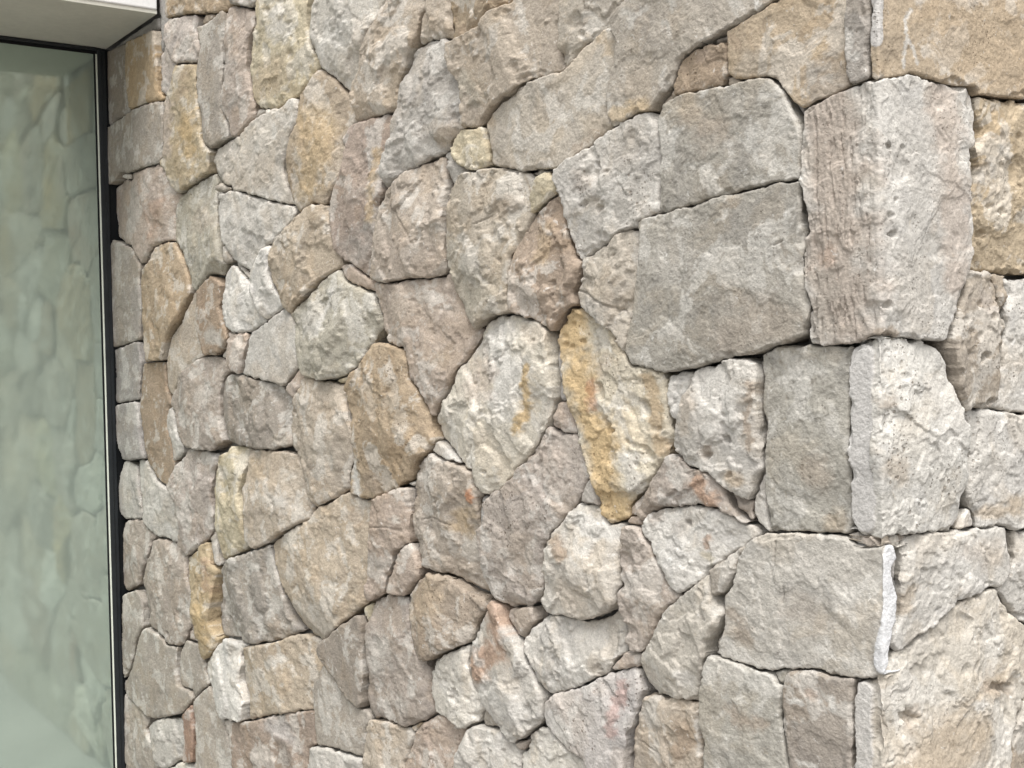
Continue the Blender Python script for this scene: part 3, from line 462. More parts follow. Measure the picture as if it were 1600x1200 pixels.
('flat','r',5.62,2.04,'-2579,464 -2658,411 -2655,402 -2641,397 -2637,331 -2661,268 -2648,265 -2581,282 -2574,286 -2565,326 -2561,395'),
('facet','ww',4.77,1.87,'-2321,715 -2361,690 -2394,661 -2471,617 -2469,590 -2330,484 -2249,494 -2175,512 -2169,516 -2156,569 -2178,604 -2197,620 -2182,667 -2198,696 -2183,712 -2153,730'),
('rough','b2',4.11,1.73,'-1829,819 -1949,777 -2046,751 -2139,731 -2160,722 -2176,710 -2186,698 -2171,671 -2172,656 -2186,624 -2166,607 -2145,572 -2156,517 -1973,578 -1753,643 -1748,706 -1717,745 -1677,776 -1701,789 -1707,818 -1770,825 -1803,824'),
('flat','g',5.23,1.97,'-2441,552 -2544,493 -2568,472 -2551,427 -2547,374 -2561,289 -2572,279 -2580,242 -2589,120 -2238,228 -2236,249 -2264,397 -2339,478 -2392,524'),
('pit','n7',4.11,1.74,'-1772,634 -1969,575 -2147,515 -2249,490 -2324,478 -2253,401 -2221,233 -1808,361 -1799,372 -1776,537 -1765,546 -1738,556 -1749,638'),
('mort','mo',2.27,1.27,'-957,1255 -964,1253 -967,1249 -969,1197 -966,1192 -952,1207 -946,1232 -946,1253 -951,1255'),
('mort','mo',1.17,0.89,'-158,1893 -153,1880 -136,1855 -135,1873'),
('mort','mo',5.70,1.93,'-2709,2707 -2723,2708 -2729,2703 -2737,2606 -2720,2594 -2721,2486 -2702,2486 -2667,2504 -2656,2548 -2642,2567 -2653,2587 -2657,2685 -2677,2698'),
('mort','mo',0.86,0.86,'41,1261 34,1260 32,1256 26,1228 35,1204 31,1170 32,1168 43,1173 45,1186 47,1250 46,1260'),
('mort','mo',1.89,1.15,'-716,1568 -716,1528 -709,1479 -710,1454 -702,1449 -685,1452 -684,1453 -708,1527 -714,1555 -712,1566'),
('mort','mo',6.14,2.00,'-2753,2603 -3225,2601 -3086,2589 -3025,2587 -2828,2567 -2745,2562 -2737,2564 -2734,2595 -2741,2601'),
('mort','mo',1.15,0.89,'-130,1760 -133,1757 -131,1728 -126,1695 -124,1693 -120,1699 -119,1701 -125,1718 -129,1759'),
('facet','gg',4.5,4.5,'-2908,-3 -2921,10 -2948,110 -2888,177 -2850,140 -2895,40 -2888,14 -2878,8 -2838,41 -2798,54 -2778,60 -2765,50 -2788,-1'),
('pit','b2',4.5,4.5,'-2768,-2 -2772,20 -2748,71 -2548,131 -2527,120 -2492,10 -2508,-4'),
('rough','gg',4.5,4.5,'-2478,-1 -2519,80 -2518,140 -2248,224 -2198,224 -2147,200 -2146,150 -2210,0'),
('flat','gg',4.5,4.5,'-2188,-4 -2201,10 -2199,30 -2135,190 -1968,175 -1848,206 -1844,150 -1856,100 -1928,-1'),
('rough','gg',4.5,4.5,'-1908,-1 -1855,100 -1839,210 -1818,224 -1676,180 -1572,10 -1598,-4'),
('rough','b6',4.5,4.5,'-1558,-1 -1654,150 -1661,170 -1648,186 -1548,195 -1388,251 -1318,254 -1288,244 -1224,180 -1224,160 -1270,90 -1290,0'),
('rough','w2',4.5,4.5,'-1268,-4 -1282,20 -1269,90 -1208,171 -1018,184 -971,170 -1010,0'),
('facet','t',4.5,4.5,'-988,-4 -1001,10 -1002,50 -956,170 -878,174 -757,140 -747,80 -760,0'),
('flat','w2',4.5,4.5,'-738,-4 -751,10 -755,150 -588,231 -518,202 -417,120 -414,30 -438,-4'),
('pit','b6',4.5,4.5,'-408,-3 -418,10 -405,120 -228,174 -196,160 -112,10 -128,-4'),
('flat','b2',4.5,4.5,'-98,-1 -149,70 -195,170 -138,211 -38,234 84,160 95,10 72,-4'),
('facet','b2',4.5,4.5,'112,-4 88,40 88,130 102,154 282,254 381,220 396,120 360,0'),
('pit','p',4.5,4.5,'382,-4 369,10 397,120 395,220 492,224 631,180 636,120 624,70 584,0'),
('rough','g',4.5,4.5,'602,-2 597,10 637,120 644,190 742,224 790,220 792,3'),
('facet','gg',4.5,4.5,'-2048,179 -2138,199 -2159,230 -2155,250 -1938,321 -1868,332 -1841,220 -1968,176'),
('rough','w3',4.5,4.5,'-1698,189 -1838,238 -1862,300 -1858,338 -1798,368 -1638,414 -1598,421 -1568,406 -1554,390 -1556,350 -1636,200 -1658,184'),
('rough','w3',4.5,4.5,'-1618,197 -1624,220 -1538,396 -1408,444 -1338,388 -1304,300 -1310,260 -1388,253 -1548,196'),
('flat','gg',4.5,4.5,'-1218,179 -1299,260 -1328,387 -1208,395 -1088,430 -1040,390 -1081,230 -1118,186'),
('flat','p',4.5,4.5,'-818,159 -878,175 -1094,190 -1049,360 -1028,394 -958,414 -908,414 -868,397 -821,280 -757,180 -768,156'),
('flat','gg',4.5,4.5,'-738,166 -820,280 -859,370 -856,400 -728,448 -588,434 -538,404 -517,370 -561,310 -588,239'),
('flat','b2',4.5,4.5,'-418,129 -579,240 -579,270 -559,310 -498,384 -338,381 -306,350 -273,170 -358,129'),
('rough','g',4.5,4.5,'-258,170 -279,200 -292,250 -304,370 -138,431 -108,431 -47,380 -34,330 -38,243 -138,213 -198,179'),
('rough','b2',4.5,4.5,'92,159 -29,240 -41,370 -28,380 92,375 202,408 273,260 172,188'),
('flat','t',4.5,4.5,'372,229 276,270 211,400 211,420 232,447 252,453 352,431 512,347 482,231'),
('rough','p',4.5,4.5,'622,189 562,199 495,230 501,300 522,342 702,411 790,410 792,233'),
('rough','p',4.5,4.5,'-1548,399 -1578,416 -1577,430 -1418,480 -1404,470 -1418,446'),
('pit','p',4.5,4.5,'-1348,399 -1399,450 -1388,491 -1158,558 -1107,520 -1094,450 -1118,423 -1208,396'),
('pit','g6',4.5,4.5,'-1038,400 -1089,440 -1101,510 -998,572 -908,604 -858,604 -744,540 -734,460 -755,440 -858,406 -958,416'),
('pit','gg',4.5,4.5,'-668,439 -728,459 -741,540 -668,649 -578,654 -480,620 -578,446 -598,436'),
('flat','gg',4.5,4.5,'-378,379 -508,386 -571,430 -571,450 -509,570 -468,610 -386,550 -366,520 -335,400 -355,380'),
('facet','g6',4.5,4.5,'-318,376 -331,390 -359,490 -358,532 -208,591 -148,572 -103,540 -120,440'),
('rough','w3',4.5,4.5,'-18,379 -78,408 -109,440 -112,490 -88,541 72,561 132,545 258,540 259,520 202,419 92,376'),
('pit','b2',4.5,4.5,'492,359 352,433 236,460 274,550 352,607 504,540 536,460 536,390 522,357'),
('rough','w2',4.5,4.5,'542,357 532,370 538,450 525,540 692,621 742,634 790,630 792,423 702,413'),
('pit','gg',4.5,4.5,'-1108,529 -1137,560 -1128,571 -898,641 -866,620 -868,609 -948,593'),
('rough','t',4.5,4.5,'-758,559 -848,606 -871,630 -868,650 -708,701 -668,702 -664,670 -676,640 -738,561'),
('pit','w3',4.5,4.5,'-488,628 -578,655 -648,656 -661,670 -656,710 -598,738 -378,801 -319,770 -317,750 -346,710 -458,627'),
('rough','g',4.5,4.5,'-368,539 -448,606 -451,630 -344,710 -306,760 -177,790 -164,770 -164,690 -198,608 -278,559'),
('rough','b6',4.5,4.5,'-108,549 -195,600 -163,690 -165,790 -118,831 -24,790 44,670 67,600 63,570 42,556'),
('flat','g',4.5,4.5,'122,549 71,570 55,650 -10,770 -9,790 102,785 212,821 312,775 346,630 336,600 252,546'),
('rough','g',4.5,4.5,'482,549 352,619 318,740 331,770 652,804 742,804 792,781 790,640 692,623 542,549'),
('flat','b2',4.5,4.5,'-308,769 -349,790 -348,810 -188,861 -128,867 -128,832 -168,799'),
('rough','w3',4.5,4.5,'12,789 -118,842 -115,880 -58,901 202,864 215,850 192,818 112,789'),
('flat','p',4.5,4.5,'312,779 222,820 222,849 272,854 472,804 487,820 491,940 502,939 536,830 514,790'),
('rough','b',4.5,4.5,'542,797 525,890 488,980 492,1022 582,1014 722,1024 792,997 792,798 652,806'),
('pit','gg',4.5,4.5,'772,1009 722,1025 572,1016 502,1029 488,1050 491,1140 692,1221 782,1234 797,1210 797,1030 792,1013'),
('rough','p',4.5,4.5,'512,1156 488,1190 492,1357 642,1401 762,1262 765,1240'),
('pit','g6',4.5,4.5,'772,1248 652,1410 782,1495 796,1480 797,1260 792,1244'),
('pit','w3',4.5,4.5,'502,1367 489,1380 484,1420 495,1600 562,1605 692,1643 786,1590 797,1530 784,1500 642,1409'),
('pit','t',4.5,4.5,'502,1606 488,1630 492,1811 682,1901 722,1906 724,1870 687,1770 691,1650 562,1606'),
('rough','w3',4.5,4.5,'782,1598 701,1650 688,1760 731,1920 792,1980 797,1620'),
('rough','g',4.5,4.5,'492,1828 492,2032 602,2024 702,2034 783,2010 774,1970 722,1918 562,1839'),
('rough','gg',4.5,4.5,'-18,2049 -265,2120 -225,2190 -178,2330 -88,2292 83,2160 84,2130 56,2070 12,2049'),
('pit','b',4.5,4.5,'72,2060 60,2070 94,2160 202,2221 282,2244 319,2230 373,2120 362,2107 312,2096'),
('facet','p',4.5,4.5,'762,2019 702,2035 562,2026 502,2039 488,2060 482,2120 382,2112 331,2200 322,2248 382,2281 502,2235 732,2244 782,2231 796,2210 796,2030 782,2014'),
('rough','gg',4.5,4.5,'-1338,2399 -1424,2430 -1388,2451 -1308,2464 -1297,2440'),
('rough','b2',4.5,4.5,'-1088,2329 -1298,2389 -1313,2410 -1278,2446 -1148,2387 -1048,2383 -1037,2370 -1048,2339'),
('rough','g6',4.5,4.5,'-738,2239 -1038,2320 -1044,2340 -1029,2390 -958,2474 -878,2461 -738,2415 -641,2420 -634,2380 -666,2280 -698,2239'),
('rough','g6',4.5,4.5,'-588,2199 -688,2229 -690,2240 -645,2320 -628,2427 -578,2444 -458,2391 -434,2300 -433,2240 -441,2210 -458,2199'),
('facet','p',4.5,4.5,'-308,2139 -368,2158 -435,2200 -433,2300 -448,2382 -328,2355 -208,2370 -194,2360 -187,2330 -227,2190 -268,2139'),
('flat','b6',4.5,4.5,'82,2169 -88,2293 -180,2340 -192,2360 -182,2390 -148,2421 -98,2434 84,2400 110,2320 166,2210 122,2178'),
('pit','p',4.5,4.5,'172,2219 111,2320 102,2405 182,2451 262,2454 342,2431 396,2400 406,2360 372,2286 312,2249'),
('pit','w2',4.5,4.5,'492,2239 385,2290 411,2390 432,2411 572,2404 682,2434 792,2427 792,2238'),
('rough','gg',4.5,4.5,'-1968,2568 -2118,2609 -2191,2640 -2201,2660 -2138,2691 -2028,2637 -1958,2623 -1947,2610 -1957,2570'),
('pit','w3',4.5,4.5,'-1668,2486 -1938,2556 -1951,2570 -1949,2600 -1932,2630 -1888,2662 -1768,2701 -1581,2560 -1648,2487'),
('flat','t',4.5,4.5,'-1488,2439 -1628,2477 -1632,2500 -1468,2651 -1398,2664 -1329,2630 -1294,2520 -1298,2473 -1448,2432'),
('rough','p',4.5,4.5,'-1148,2389 -1288,2459 -1314,2620 -1138,2604 -1038,2626 -977,2480 -981,2460 -1038,2389'),
('rough','w2',4.5,4.5,'-748,2419 -969,2480 -1019,2570 -1032,2610 -1026,2640 -898,2684 -778,2684 -656,2650 -643,2620 -653,2530 -630,2440 -678,2416'),
('rough','w2',4.5,4.5,'-618,2440 -652,2530 -641,2640 -578,2692 -488,2704 -428,2691 -316,2600 -311,2590 -328,2573 -498,2513 -588,2448'),
('rough','b',4.5,4.5,'-338,2359 -558,2439 -571,2450 -568,2463 -501,2510 -358,2557 -288,2594 -188,2594 -156,2580 -134,2510 -164,2410 -218,2369'),
('flat','gg',4.5,4.5,'42,2409 -68,2435 -143,2430 -138,2585 -88,2611 52,2634 142,2610 184,2490 183,2460 102,2409'),
('rough','b',4.5,4.5,'402,2400 282,2453 195,2460 152,2600 158,2620 252,2674 322,2674 402,2644 433,2610 417,2530 436,2430 422,2406'),
('flat','gg',4.5,4.5,'462,2409 438,2430 418,2520 442,2601 672,2624 746,2600 792,2568 797,2460 782,2436 682,2435 582,2406'),
('pit','b2',4.5,4.5,'-2518,2729 -2678,2765 -2679,2790 -2639,2840 -2608,2841 -2464,2760 -2488,2723'),
('rough','g6',4.5,4.5,'-2258,2659 -2448,2709 -2473,2730 -2450,2760 -2318,2851 -2238,2841 -2168,2802 -2144,2710 -2156,2690 -2218,2654'),
('flat','g6',4.5,4.5,'-1998,2629 -2138,2699 -2165,2810 -2150,2830 -2058,2871 -1918,2791 -1894,2710 -1897,2660 -1938,2629'),
('rough','gg',4.5,4.5,'-1878,2670 -1891,2680 -1912,2800 -1838,2851 -1788,2857 -1740,2810 -1767,2720'),
('rough','b6',4.5,4.5,'-1578,2569 -1759,2700 -1759,2750 -1728,2811 -1560,2790 -1477,2670 -1478,2648 -1528,2596'),
('rough','gg',4.5,4.5,'-1458,2657 -1529,2740 -1551,2790 -1542,2810 -1358,2891 -1278,2894 -1258,2884 -1224,2840 -1228,2816 -1328,2745 -1386,2670'),
('rough','b',4.5,4.5,'-1228,2609 -1318,2629 -1375,2660 -1352,2720 -1218,2820 -1078,2789 -1054,2730 -1043,2640 -1128,2606'),
('rough','w3',4.5,4.5,'-1028,2647 -1041,2660 -1071,2790 -1009,2910 -988,2920 -918,2874 -788,2754 -774,2700 -788,2686 -908,2685'),
('flat','w3',4.5,4.5,'-708,2659 -760,2680 -772,2710 -729,2870 -708,2881 -578,2831 -563,2720 -569,2700 -638,2654'),
('pit','gg',4.5,4.5,'-458,2699 -558,2713 -572,2760 -571,2830 -498,2871 -388,2884 -350,2830 -410,2750 -428,2703'),
('rough','b2',4.5,4.5,'-308,2599 -418,2688 -409,2750 -338,2827 -182,2820 -203,2740 -195,2600'),
('rough','b2',4.5,4.5,'-168,2589 -189,2610 -202,2690 -199,2750 -168,2819 -78,2834 12,2809 59,2640'),
('rough','g6',4.5,4.5,'132,2619 92,2629 66,2650 41,2700 22,2800 112,2873 255,2820 277,2790 251,2680 152,2619'),
('pit','w3',4.5,4.5,'372,2659 272,2676 259,2690 281,2820 382,2873 456,2800 467,2760 416,2660'),
('rough','p',4.5,4.5,'442,2609 412,2650 456,2720 475,2780 602,2804 642,2791 646,2680 622,2631 552,2606'),
('rough','b',4.5,4.5,'772,2586 636,2630 649,2780 672,2801 782,2804 796,2790 797,2600 792,2584'),
('pit','b2',4.5,4.5,'-2468,2769 -2638,2858 -2655,2890 -2635,2980 -2448,2974 -2378,2932 -2327,2850 -2398,2788 -2438,2769'),
('rough','w2',4.5,4.5,'-2178,2819 -2318,2859 -2385,2950 -2340,3000 -2218,3076 -2155,3050 -2035,2940 -2068,2876'),
('facet','w3',4.5,4.5,'-1938,2809 -2049,2870 -2054,2890 -2042,2920 -2018,2947 -1888,3011 -1790,3010 -1784,2950 -1798,2878 -1908,2809'),
('facet','g6',4.5,4.5,'-1648,2799 -1738,2819 -1795,2870 -1782,3000 -1768,3021 -1678,3034 -1557,2970 -1534,2870 -1537,2820 -1568,2796'),
('facet','p',4.5,4.5,'-1518,2827 -1531,2840 -1548,2985 -1428,3064 -1338,3041 -1288,3011 -1274,2960 -1275,2900 -1358,2893'),
('rough','g',4.5,4.5,'-1118,2799 -1198,2819 -1238,2858 -1269,2910 -1275,3010 -1188,3024 -1108,3005 -995,3000 -1006,2920 -1046,2840 -1078,2799'),
('pit','g6',4.5,4.5,'-788,2756 -858,2825 -996,2930 -979,3000 -898,2991 -728,2927 -724,2890 -756,2780 -768,2754'),
('rough','t',4.5,4.5,'-608,2849 -708,2884 -722,2920 -578,3051 -488,3031 -387,2960 -390,2890 -498,2873 -568,2844'),
('flat','b2',4.5,4.5,'-328,2829 -379,2890 -380,2970 -288,3031 -140,3040 -133,3000 -146,2920 -198,2831'),
('rough','g6',4.5,4.5,'-8,2819 -78,2835 -184,2830 -145,2920 -131,3030 -118,3046 -48,3022 102,2928 103,2880 72,2846 32,2819'),
('facet','gg',4.5,4.5,'262,2819 114,2880 111,2940 202,3014 322,3024 372,3011 386,2990 380,2880'),
('flat','w3',4.5,4.5,'472,2789 408,2850 381,2900 378,2950 392,2986 502,2964 642,2980 608,2860 612,2813 532,2786'),
('facet','g',4.5,4.5,'642,2799 622,2812 609,2860 651,2980 732,3042 792,3062 792,2813'),
('rough','w2',4.5,4.5,'-2508,2979 -2648,2983 -2676,3000 -2675,3210 -2518,3214 -2488,3201 -2483,3080 -2452,2990 -2468,2976'),
('facet','g6',4.5,4.5,'-2408,2959 -2449,2990 -2479,3070 -2480,3210 -2186,3210 -2177,3190 -2184,3140 -2208,3088 -2386,2960'),
('pit','b2',4.5,4.5,'-2028,2949 -2199,3080 -2168,3212 -2008,3211 -1946,3130 -1906,3050 -1900,3010 -1984,2960'),
('rough','g6',4.5,4.5,'-1888,3019 -1989,3210 -1710,3210 -1680,3040 -1788,3016'),
('rough','gg',4.5,4.5,'-1588,2989 -1669,3040 -1702,3150 -1698,3207 -1428,3212 -1446,3060 -1538,2993'),
('rough','gg',4.5,4.5,'-1288,3019 -1438,3079 -1442,3120 -1418,3201 -1388,3214 -1150,3210 -1146,3190 -1188,3033 -1238,3016'),
('facet','p',4.5,4.5,'-1118,3009 -1161,3020 -1181,3040 -1179,3080 -1135,3210 -872,3210 -876,3160 -896,3120 -988,3016 -1008,3006'),
('rough','w2',4.5,4.5,'-758,2939 -898,2993 -979,3010 -895,3120 -868,3193 -848,3214 -660,3210 -582,3070 -593,3040 -695,2950'),
('rough','b6',4.5,4.5,'-398,2979 -488,3032 -578,3068 -644,3190 -644,3210 -310,3210 -313,3120 -297,3030 -358,2983'),
('rough','p',4.5,4.5,'-278,3036 -312,3120 -312,3170 -295,3210 -35,3210 -36,3190 -118,3051'),
('rough','p',4.5,4.5,'92,2939 -105,3060 -79,3130 -18,3211 142,3214 174,3180 186,3130 183,3010 135,2960'),
('pit','p',4.5,4.5,'202,3016 189,3030 187,3130 170,3210 452,3207 456,3160 444,3110 382,3021'),
('rough','p',4.5,4.5,'482,2969 412,2989 385,3010 445,3110 465,3210 792,3207 796,3090 784,3070 642,2989 562,2966')]
# mineral stains, and one face with shade painted in: (stone, colour, strength, radius mm, stretch, path in mm)
STAINS_SHADE = [
(5,'p',0.80,17.4,2.90,'-2642,2306 -2653,2161'),
(5,'o',0.80,22.3,2.77,'-2463,2228 -2449,2132'),
(5,'n3',0.50,18.7,2.81,'-2485,2364 -2515,2312'),
(9,'v',0.50,20.6,2.58,'-2146,2334 -2130,2227'),
(9,'n5',0.50,20.4,2.58,'-2119,2398'),
(12,'ww',0.80,25.3,2.39,'-1849,2404 -1814,2356'),
(12,'t',0.50,40.0,2.40,'-1818,2269 -1898,2236'),
(13,'b',0.50,28.5,2.14,'-1413,2246 -1461,2184'),
(14,'t3',0.50,18.9,2.02,'-1269,2092 -1245,2128'),
(15,'o',0.50,39.6,2.26,'-1646,2097 -1616,2009 -1688,1965'),
(15,'b',0.70,14.7,2.18,'-1515,2047 -1535,1976'),
(16,'b',0.50,42.4,2.51,'-1993,2002 -2120,2034'),
(17,'r2',0.50,28.1,2.96,'-2765,1995 -2800,1937'),
(17,'w3',0.60,21.0,3.11,'-3009,2083 -3000,1955'),
(19,'v',0.80,12.7,3.08,'-2984,1753 -3008,1626'),
(19,'w3',0.40,21.6,3.17,'-3128,1879'),
(20,'t5',0.50,40.9,2.97,'-2819,1694'),
(22,'b',0.50,33.4,2.73,'-2411,1941'),
(31,'w3',0.70,25.8,2.66,'-2335,1593'),
(33,'b',0.60,23.6,2.41,'-2002,1494 -1902,1478'),
(34,'ww',0.70,6.1,2.21,'-1558,1690 -1608,1635 -1637,1589'),
(34,'w3',0.50,24.9,2.25,'-1670,1621'),
(37,'o',0.50,8.4,2.07,'-1341,1986 -1368,1897 -1380,1835'),
(37,'v',0.70,29.0,2.11,'-1435,1760 -1446,1790'),
(37,'v2',0.60,23.1,2.12,'-1444,1891'),
(38,'w3',0.50,32.1,1.98,'-1196,2012 -1225,1962'),
(38,'t',0.50,15.3,1.89,'-1071,1967 -1046,1982'),
(40,'n',0.50,12.4,1.85,'-993,2168'),
(41,'gg',0.50,22.1,1.83,'-973,2064 -940,2034'),
(41,'t',0.40,16.4,1.76,'-839,2170'),
(43,'n5',0.60,9.8,1.60,'-627,1888 -583,1906'),
(43,'t',0.60,10.9,1.79,'-909,1980'),
(43,'o2',0.50,8.5,1.57,'-565,2074 -546,2038'),
(45,'o',0.55,11.4,1.53,'-529,1927 -492,1931 -460,1933'),
(45,'b',0.40,30.7,1.52,'-467,1971'),
(46,'n7',0.50,11.5,1.42,'-321,1987'),
(50,'o2',0.80,8.7,1.28,'-93,1953 -103,1940'),
(50,'v',0.60,25.9,1.28,'-77,1907 -99,1889'),
(50,'b3',0.50,20.1,1.35,'-229,1954 -192,1951'),
(50,'n',0.50,6.5,1.39,'-264,1999 -254,1987'),
(51,'ww',0.60,5.0,1.24,'-34,1924'),
(52,'sv',0.95,10.7,1.00,'-1,2033 -2,1942'),
(52,'t',0.50,11.6,1.00,'3,1905'),
(52,'ww',0.85,2.1,1.61,'70,1989 55,1974 58,1948 52,1911'),
(52,'ww',0.80,2.1,1.62,'60,1948 74,1936 82,1919'),
(52,'ww',0.70,6.0,1.63,'91,2003'),
(52,'ww',0.60,5.3,1.69,'207,2015'),
(52,'t',0.60,53.7,1.70,'177,1965 268,1950'),
(120,'ww',0.85,9.2,1.58,'16,1861 8,1835'),
(120,'ww',0.90,9.2,1.58,'0,1797 23,1761 17,1718'),
(120,'ww',0.80,7.6,1.58,'22,1677 13,1617 16,1584'),
(120,'n8',0.85,43.0,1.25,'-66,1862 -65,1767 -60,1663 -59,1577'),  # left face: own brown-grey, deepened with painted shade so the corner reads
(120,'p',0.70,21.1,1.65,'144,1874 145,1751 159,1628'),
(120,'w3',0.60,24.0,1.61,'75,1833 73,1592'),
(120,'g',0.60,15.8,1.27,'-102,1631 -92,1569'),
(120,'r2',0.40,12.2,1.26,'-80,1665'),
(120,'n5',0.80,8.5,1.57,'2,1560 31,1558'),
(119,'sv',0.98,15.5,1.23,'-35,1528 -34,1413 -32,1306'),
(119,'n5',0.70,11.0,1.57,'14,1464'),
(119,'ww',0.70,19.5,1.65,'140,1487 156,1406'),
(119,'w',0.60,21.5,1.59,'57,1403'),
(119,'t',0.40,17.1,1.58,'29,1371'),
(119,'ww',0.80,8.0,1.63,'126,1301'),
(129,'sw',1.00,9.4,1.56,'20,1267 14,1235 16,1201 11,1172 2,1143 -1,1113'),
(129,'n5',0.60,12.6,1.36,'-268,1140 -249,1105'),
(129,'w3',0.40,36.6,1.29,'-142,1217'),
(129,'n5',0.35,27.3,1.28,'-131,1164'),
(135,'sv',0.80,11.4,1.21,'-35,1076 -34,919'),
(135,'t',0.60,48.9,1.61,'138,996 65,949'),
(135,'t',0.60,23.4,1.70,'260,1055'),
(135,'ww',0.85,7.4,1.67,'205,1028'),
(135,'n5',0.70,8.4,1.70,'229,1050 292,1033'),
(135,'n5',0.50,7.0,1.59,'67,1045 52,1030'),
(53,'n5',0.50,24.0,1.41,'-309,1874'),
(53,'ww',0.50,4.7,1.39,'-269,1849 -263,1820 -297,1795'),
(53,'t',0.40,19.5,1.44,'-350,1910'),
(54,'n5',0.45,42.1,1.35,'-185,1580 -261,1563'),
(54,'t',0.40,9.5,1.38,'-264,1758'),
(54,'w3',0.35,40.0,1.45,'-383,1686'),
(55,'g',0.50,31.3,1.54,'-516,1906 -500,1888'),
(55,'p',0.40,17.5,1.60,'-620,1824'),
(56,'w3',0.60,21.8,1.58,'-590,1602'),
(56,'t',0.40,14.9,1.55,'-538,1665'),
(57,'o2',0.50,13.7,1.67,'-722,1756 -733,1711'),
(57,'g',0.50,16.6,1.71,'-804,1633'),
(57,'n',0.50,13.4,1.62,'-658,1728'),
(59,'gg',0.60,38.0,1.84,'-1020,1731 -988,1640'),
(59,'n',0.35,23.9,1.75,'-850,1815'),
(62,'p2',0.60,40.7,1.98,'-1289,1750 -1155,1727'),
(63,'b',0.40,40.7,1.96,'-1211,1636'),
(63,'t',0.40,18.3,1.88,'-1087,1527'),
(64,'ww',0.90,27.0,1.77,'-890,1575 -912,1551'),
(64,'ww',0.85,31.5,1.74,'-849,1514 -861,1453'),
(64,'o',0.90,8.3,1.70,'-778,1508 -783,1467 -800,1419 -818,1392'),
(64,'p',0.60,30.2,1.80,'-958,1514 -970,1476'),
(64,'b',0.60,23.3,1.68,'-756,1573'),
(65,'o',0.95,27.8,1.59,'-665,1593 -657,1537 -641,1481 -621,1426 -593,1361 -570,1297 -557,1265'),
(65,'or',0.50,8.8,1.58,'-607,1482 -603,1438'),
(65,'o2',0.85,11.4,1.48,'-455,1492 -447,1453 -436,1402 -433,1376'),
(65,'ww',0.70,14.9,1.51,'-496,1356 -500,1314'),
(65,'b',0.60,15.1,1.55,'-558,1515'),
(67,'p',0.50,27.9,1.65,'-724,1341'),
(67,'n5',0.50,29.1,1.71,'-828,1165'),
(69,'or',0.80,6.4,1.81,'-994,1259 -990,1247'),
(69,'o2',0.75,16.9,1.83,'-1007,1226 -1036,1184'),
(69,'n5',0.50,31.8,1.86,'-1078,1107'),
(72,'t3',0.60,36.7,2.01,'-1330,1442 -1289,1401'),
(72,'ww',0.95,9.0,2.12,'-1503,1296 -1489,1260 -1484,1212'),
(72,'n5',0.60,26.3,2.07,'-1412,1251'),
(73,'b3',0.50,31.3,2.22,'-1651,1310'),
(75,'b',0.50,19.9,2.36,'-1872,1313'),
(76,'w3',0.50,33.8,2.69,'-2397,1416'),
(79,'w3',0.40,17.4,3.12,'-3097,1443'),
(82,'w',0.50,30.0,3.01,'-2959,1126'),
(83,'w3',0.50,23.8,2.79,'-2599,1175'),
(84,'w',0.70,22.0,2.59,'-2265,1201'),
(85,'o2',0.50,27.8,2.45,'-2039,1226'),
(85,'w',0.70,18.1,2.33,'-1838,1225'),
(85,'w3',0.60,16.7,2.35,'-1881,1147'),
(86,'w',0.60,16.7,2.34,'-1866,1057'),
(86,'n3',0.60,21.2,2.12,'-1509,1153'),
(86,'w3',0.50,35.3,2.22,'-1674,859 -1708,893'),
(87,'w',0.70,7.0,1.98,'-1273,1175'),
(87,'v',0.50,20.4,2.04,'-1375,1066'),
(88,'w3',0.60,11.5,2.00,'-1319,1024'),
(89,'t',0.60,30.1,1.91,'-1156,1042 -1183,997'),
(90,'w3',0.60,23.6,2.04,'-1383,890 -1400,843'),
(90,'w3',0.50,20.2,1.98,'-1301,763'),
(98,'ww',0.70,21.7,1.87,'-1112,841'),
(99,'r2',0.85,21.5,1.76,'-922,1034 -897,1001 -894,970 -943,936 -990,894'),
(99,'ww',0.70,11.6,1.79,'-977,929'),
(101,'ww',0.95,15.6,1.57,'-652,1249 -608,1232 -557,1227'),
(101,'ww',0.70,7.8,1.58,'-600,1217 -625,1191'),
(101,'n',0.80,12.7,1.63,'-713,1191 -691,1177'),
(101,'b',0.60,34.2,1.60,'-655,1119'),
(102,'b',0.40,22.5,1.56,'-605,981'),
(103,'r3',0.50,8.8,1.53,'-534,973 -552,927 -559,887'),
(103,'v',0.50,18.3,1.58,'-634,907'),
(103,'ww',0.60,16.4,1.62,'-699,857'),
(112,'p',0.60,14.6,1.48,'-451,1271'),
(112,'y',0.60,7.0,1.40,'-327,1219'),
(112,'r2',0.70,5.0,1.40,'-327,1234 -320,1250'),
(112,'v',0.60,7.1,1.44,'-369,1269 -398,1256'),
(113,'r2',0.90,12.9,1.40,'-335,1330 -316,1308'),
(113,'w3',0.60,14.2,1.44,'-386,1342'),
(114,'ww',0.80,25.2,1.39,'-289,1487 -289,1438'),
(114,'n5',0.80,4.7,1.35,'-223,1488 -234,1431 -227,1393'),
(114,'n5',0.70,8.9,1.40,'-320,1383'),
(114,'t',0.70,11.5,1.37,'-264,1348'),
(114,'b',0.60,12.0,1.43,'-358,1466 -366,1415'),
(118,'n5',0.50,23.3,1.28,'-117,1364'),
(118,'t',0.40,17.7,1.25,'-84,1296'),
(137,'n5',0.70,12.6,1.34,'-264,986 -225,985'),
(137,'w3',0.40,19.9,1.37,'-298,928'),
(138,'ww',0.90,4.6,1.29,'-161,1036 -138,1038'),
(138,'ww',0.90,3.6,1.26,'-104,1047'),
(138,'ww',0.90,4.5,1.25,'-84,1056 -82,1042'),
(138,'ww',0.70,3.7,1.27,'-145,950 -116,952'),
(138,'r2',0.40,9.1,1.27,'-121,1056'),
(140,'ww',0.70,13.3,1.42,'-373,1020'),
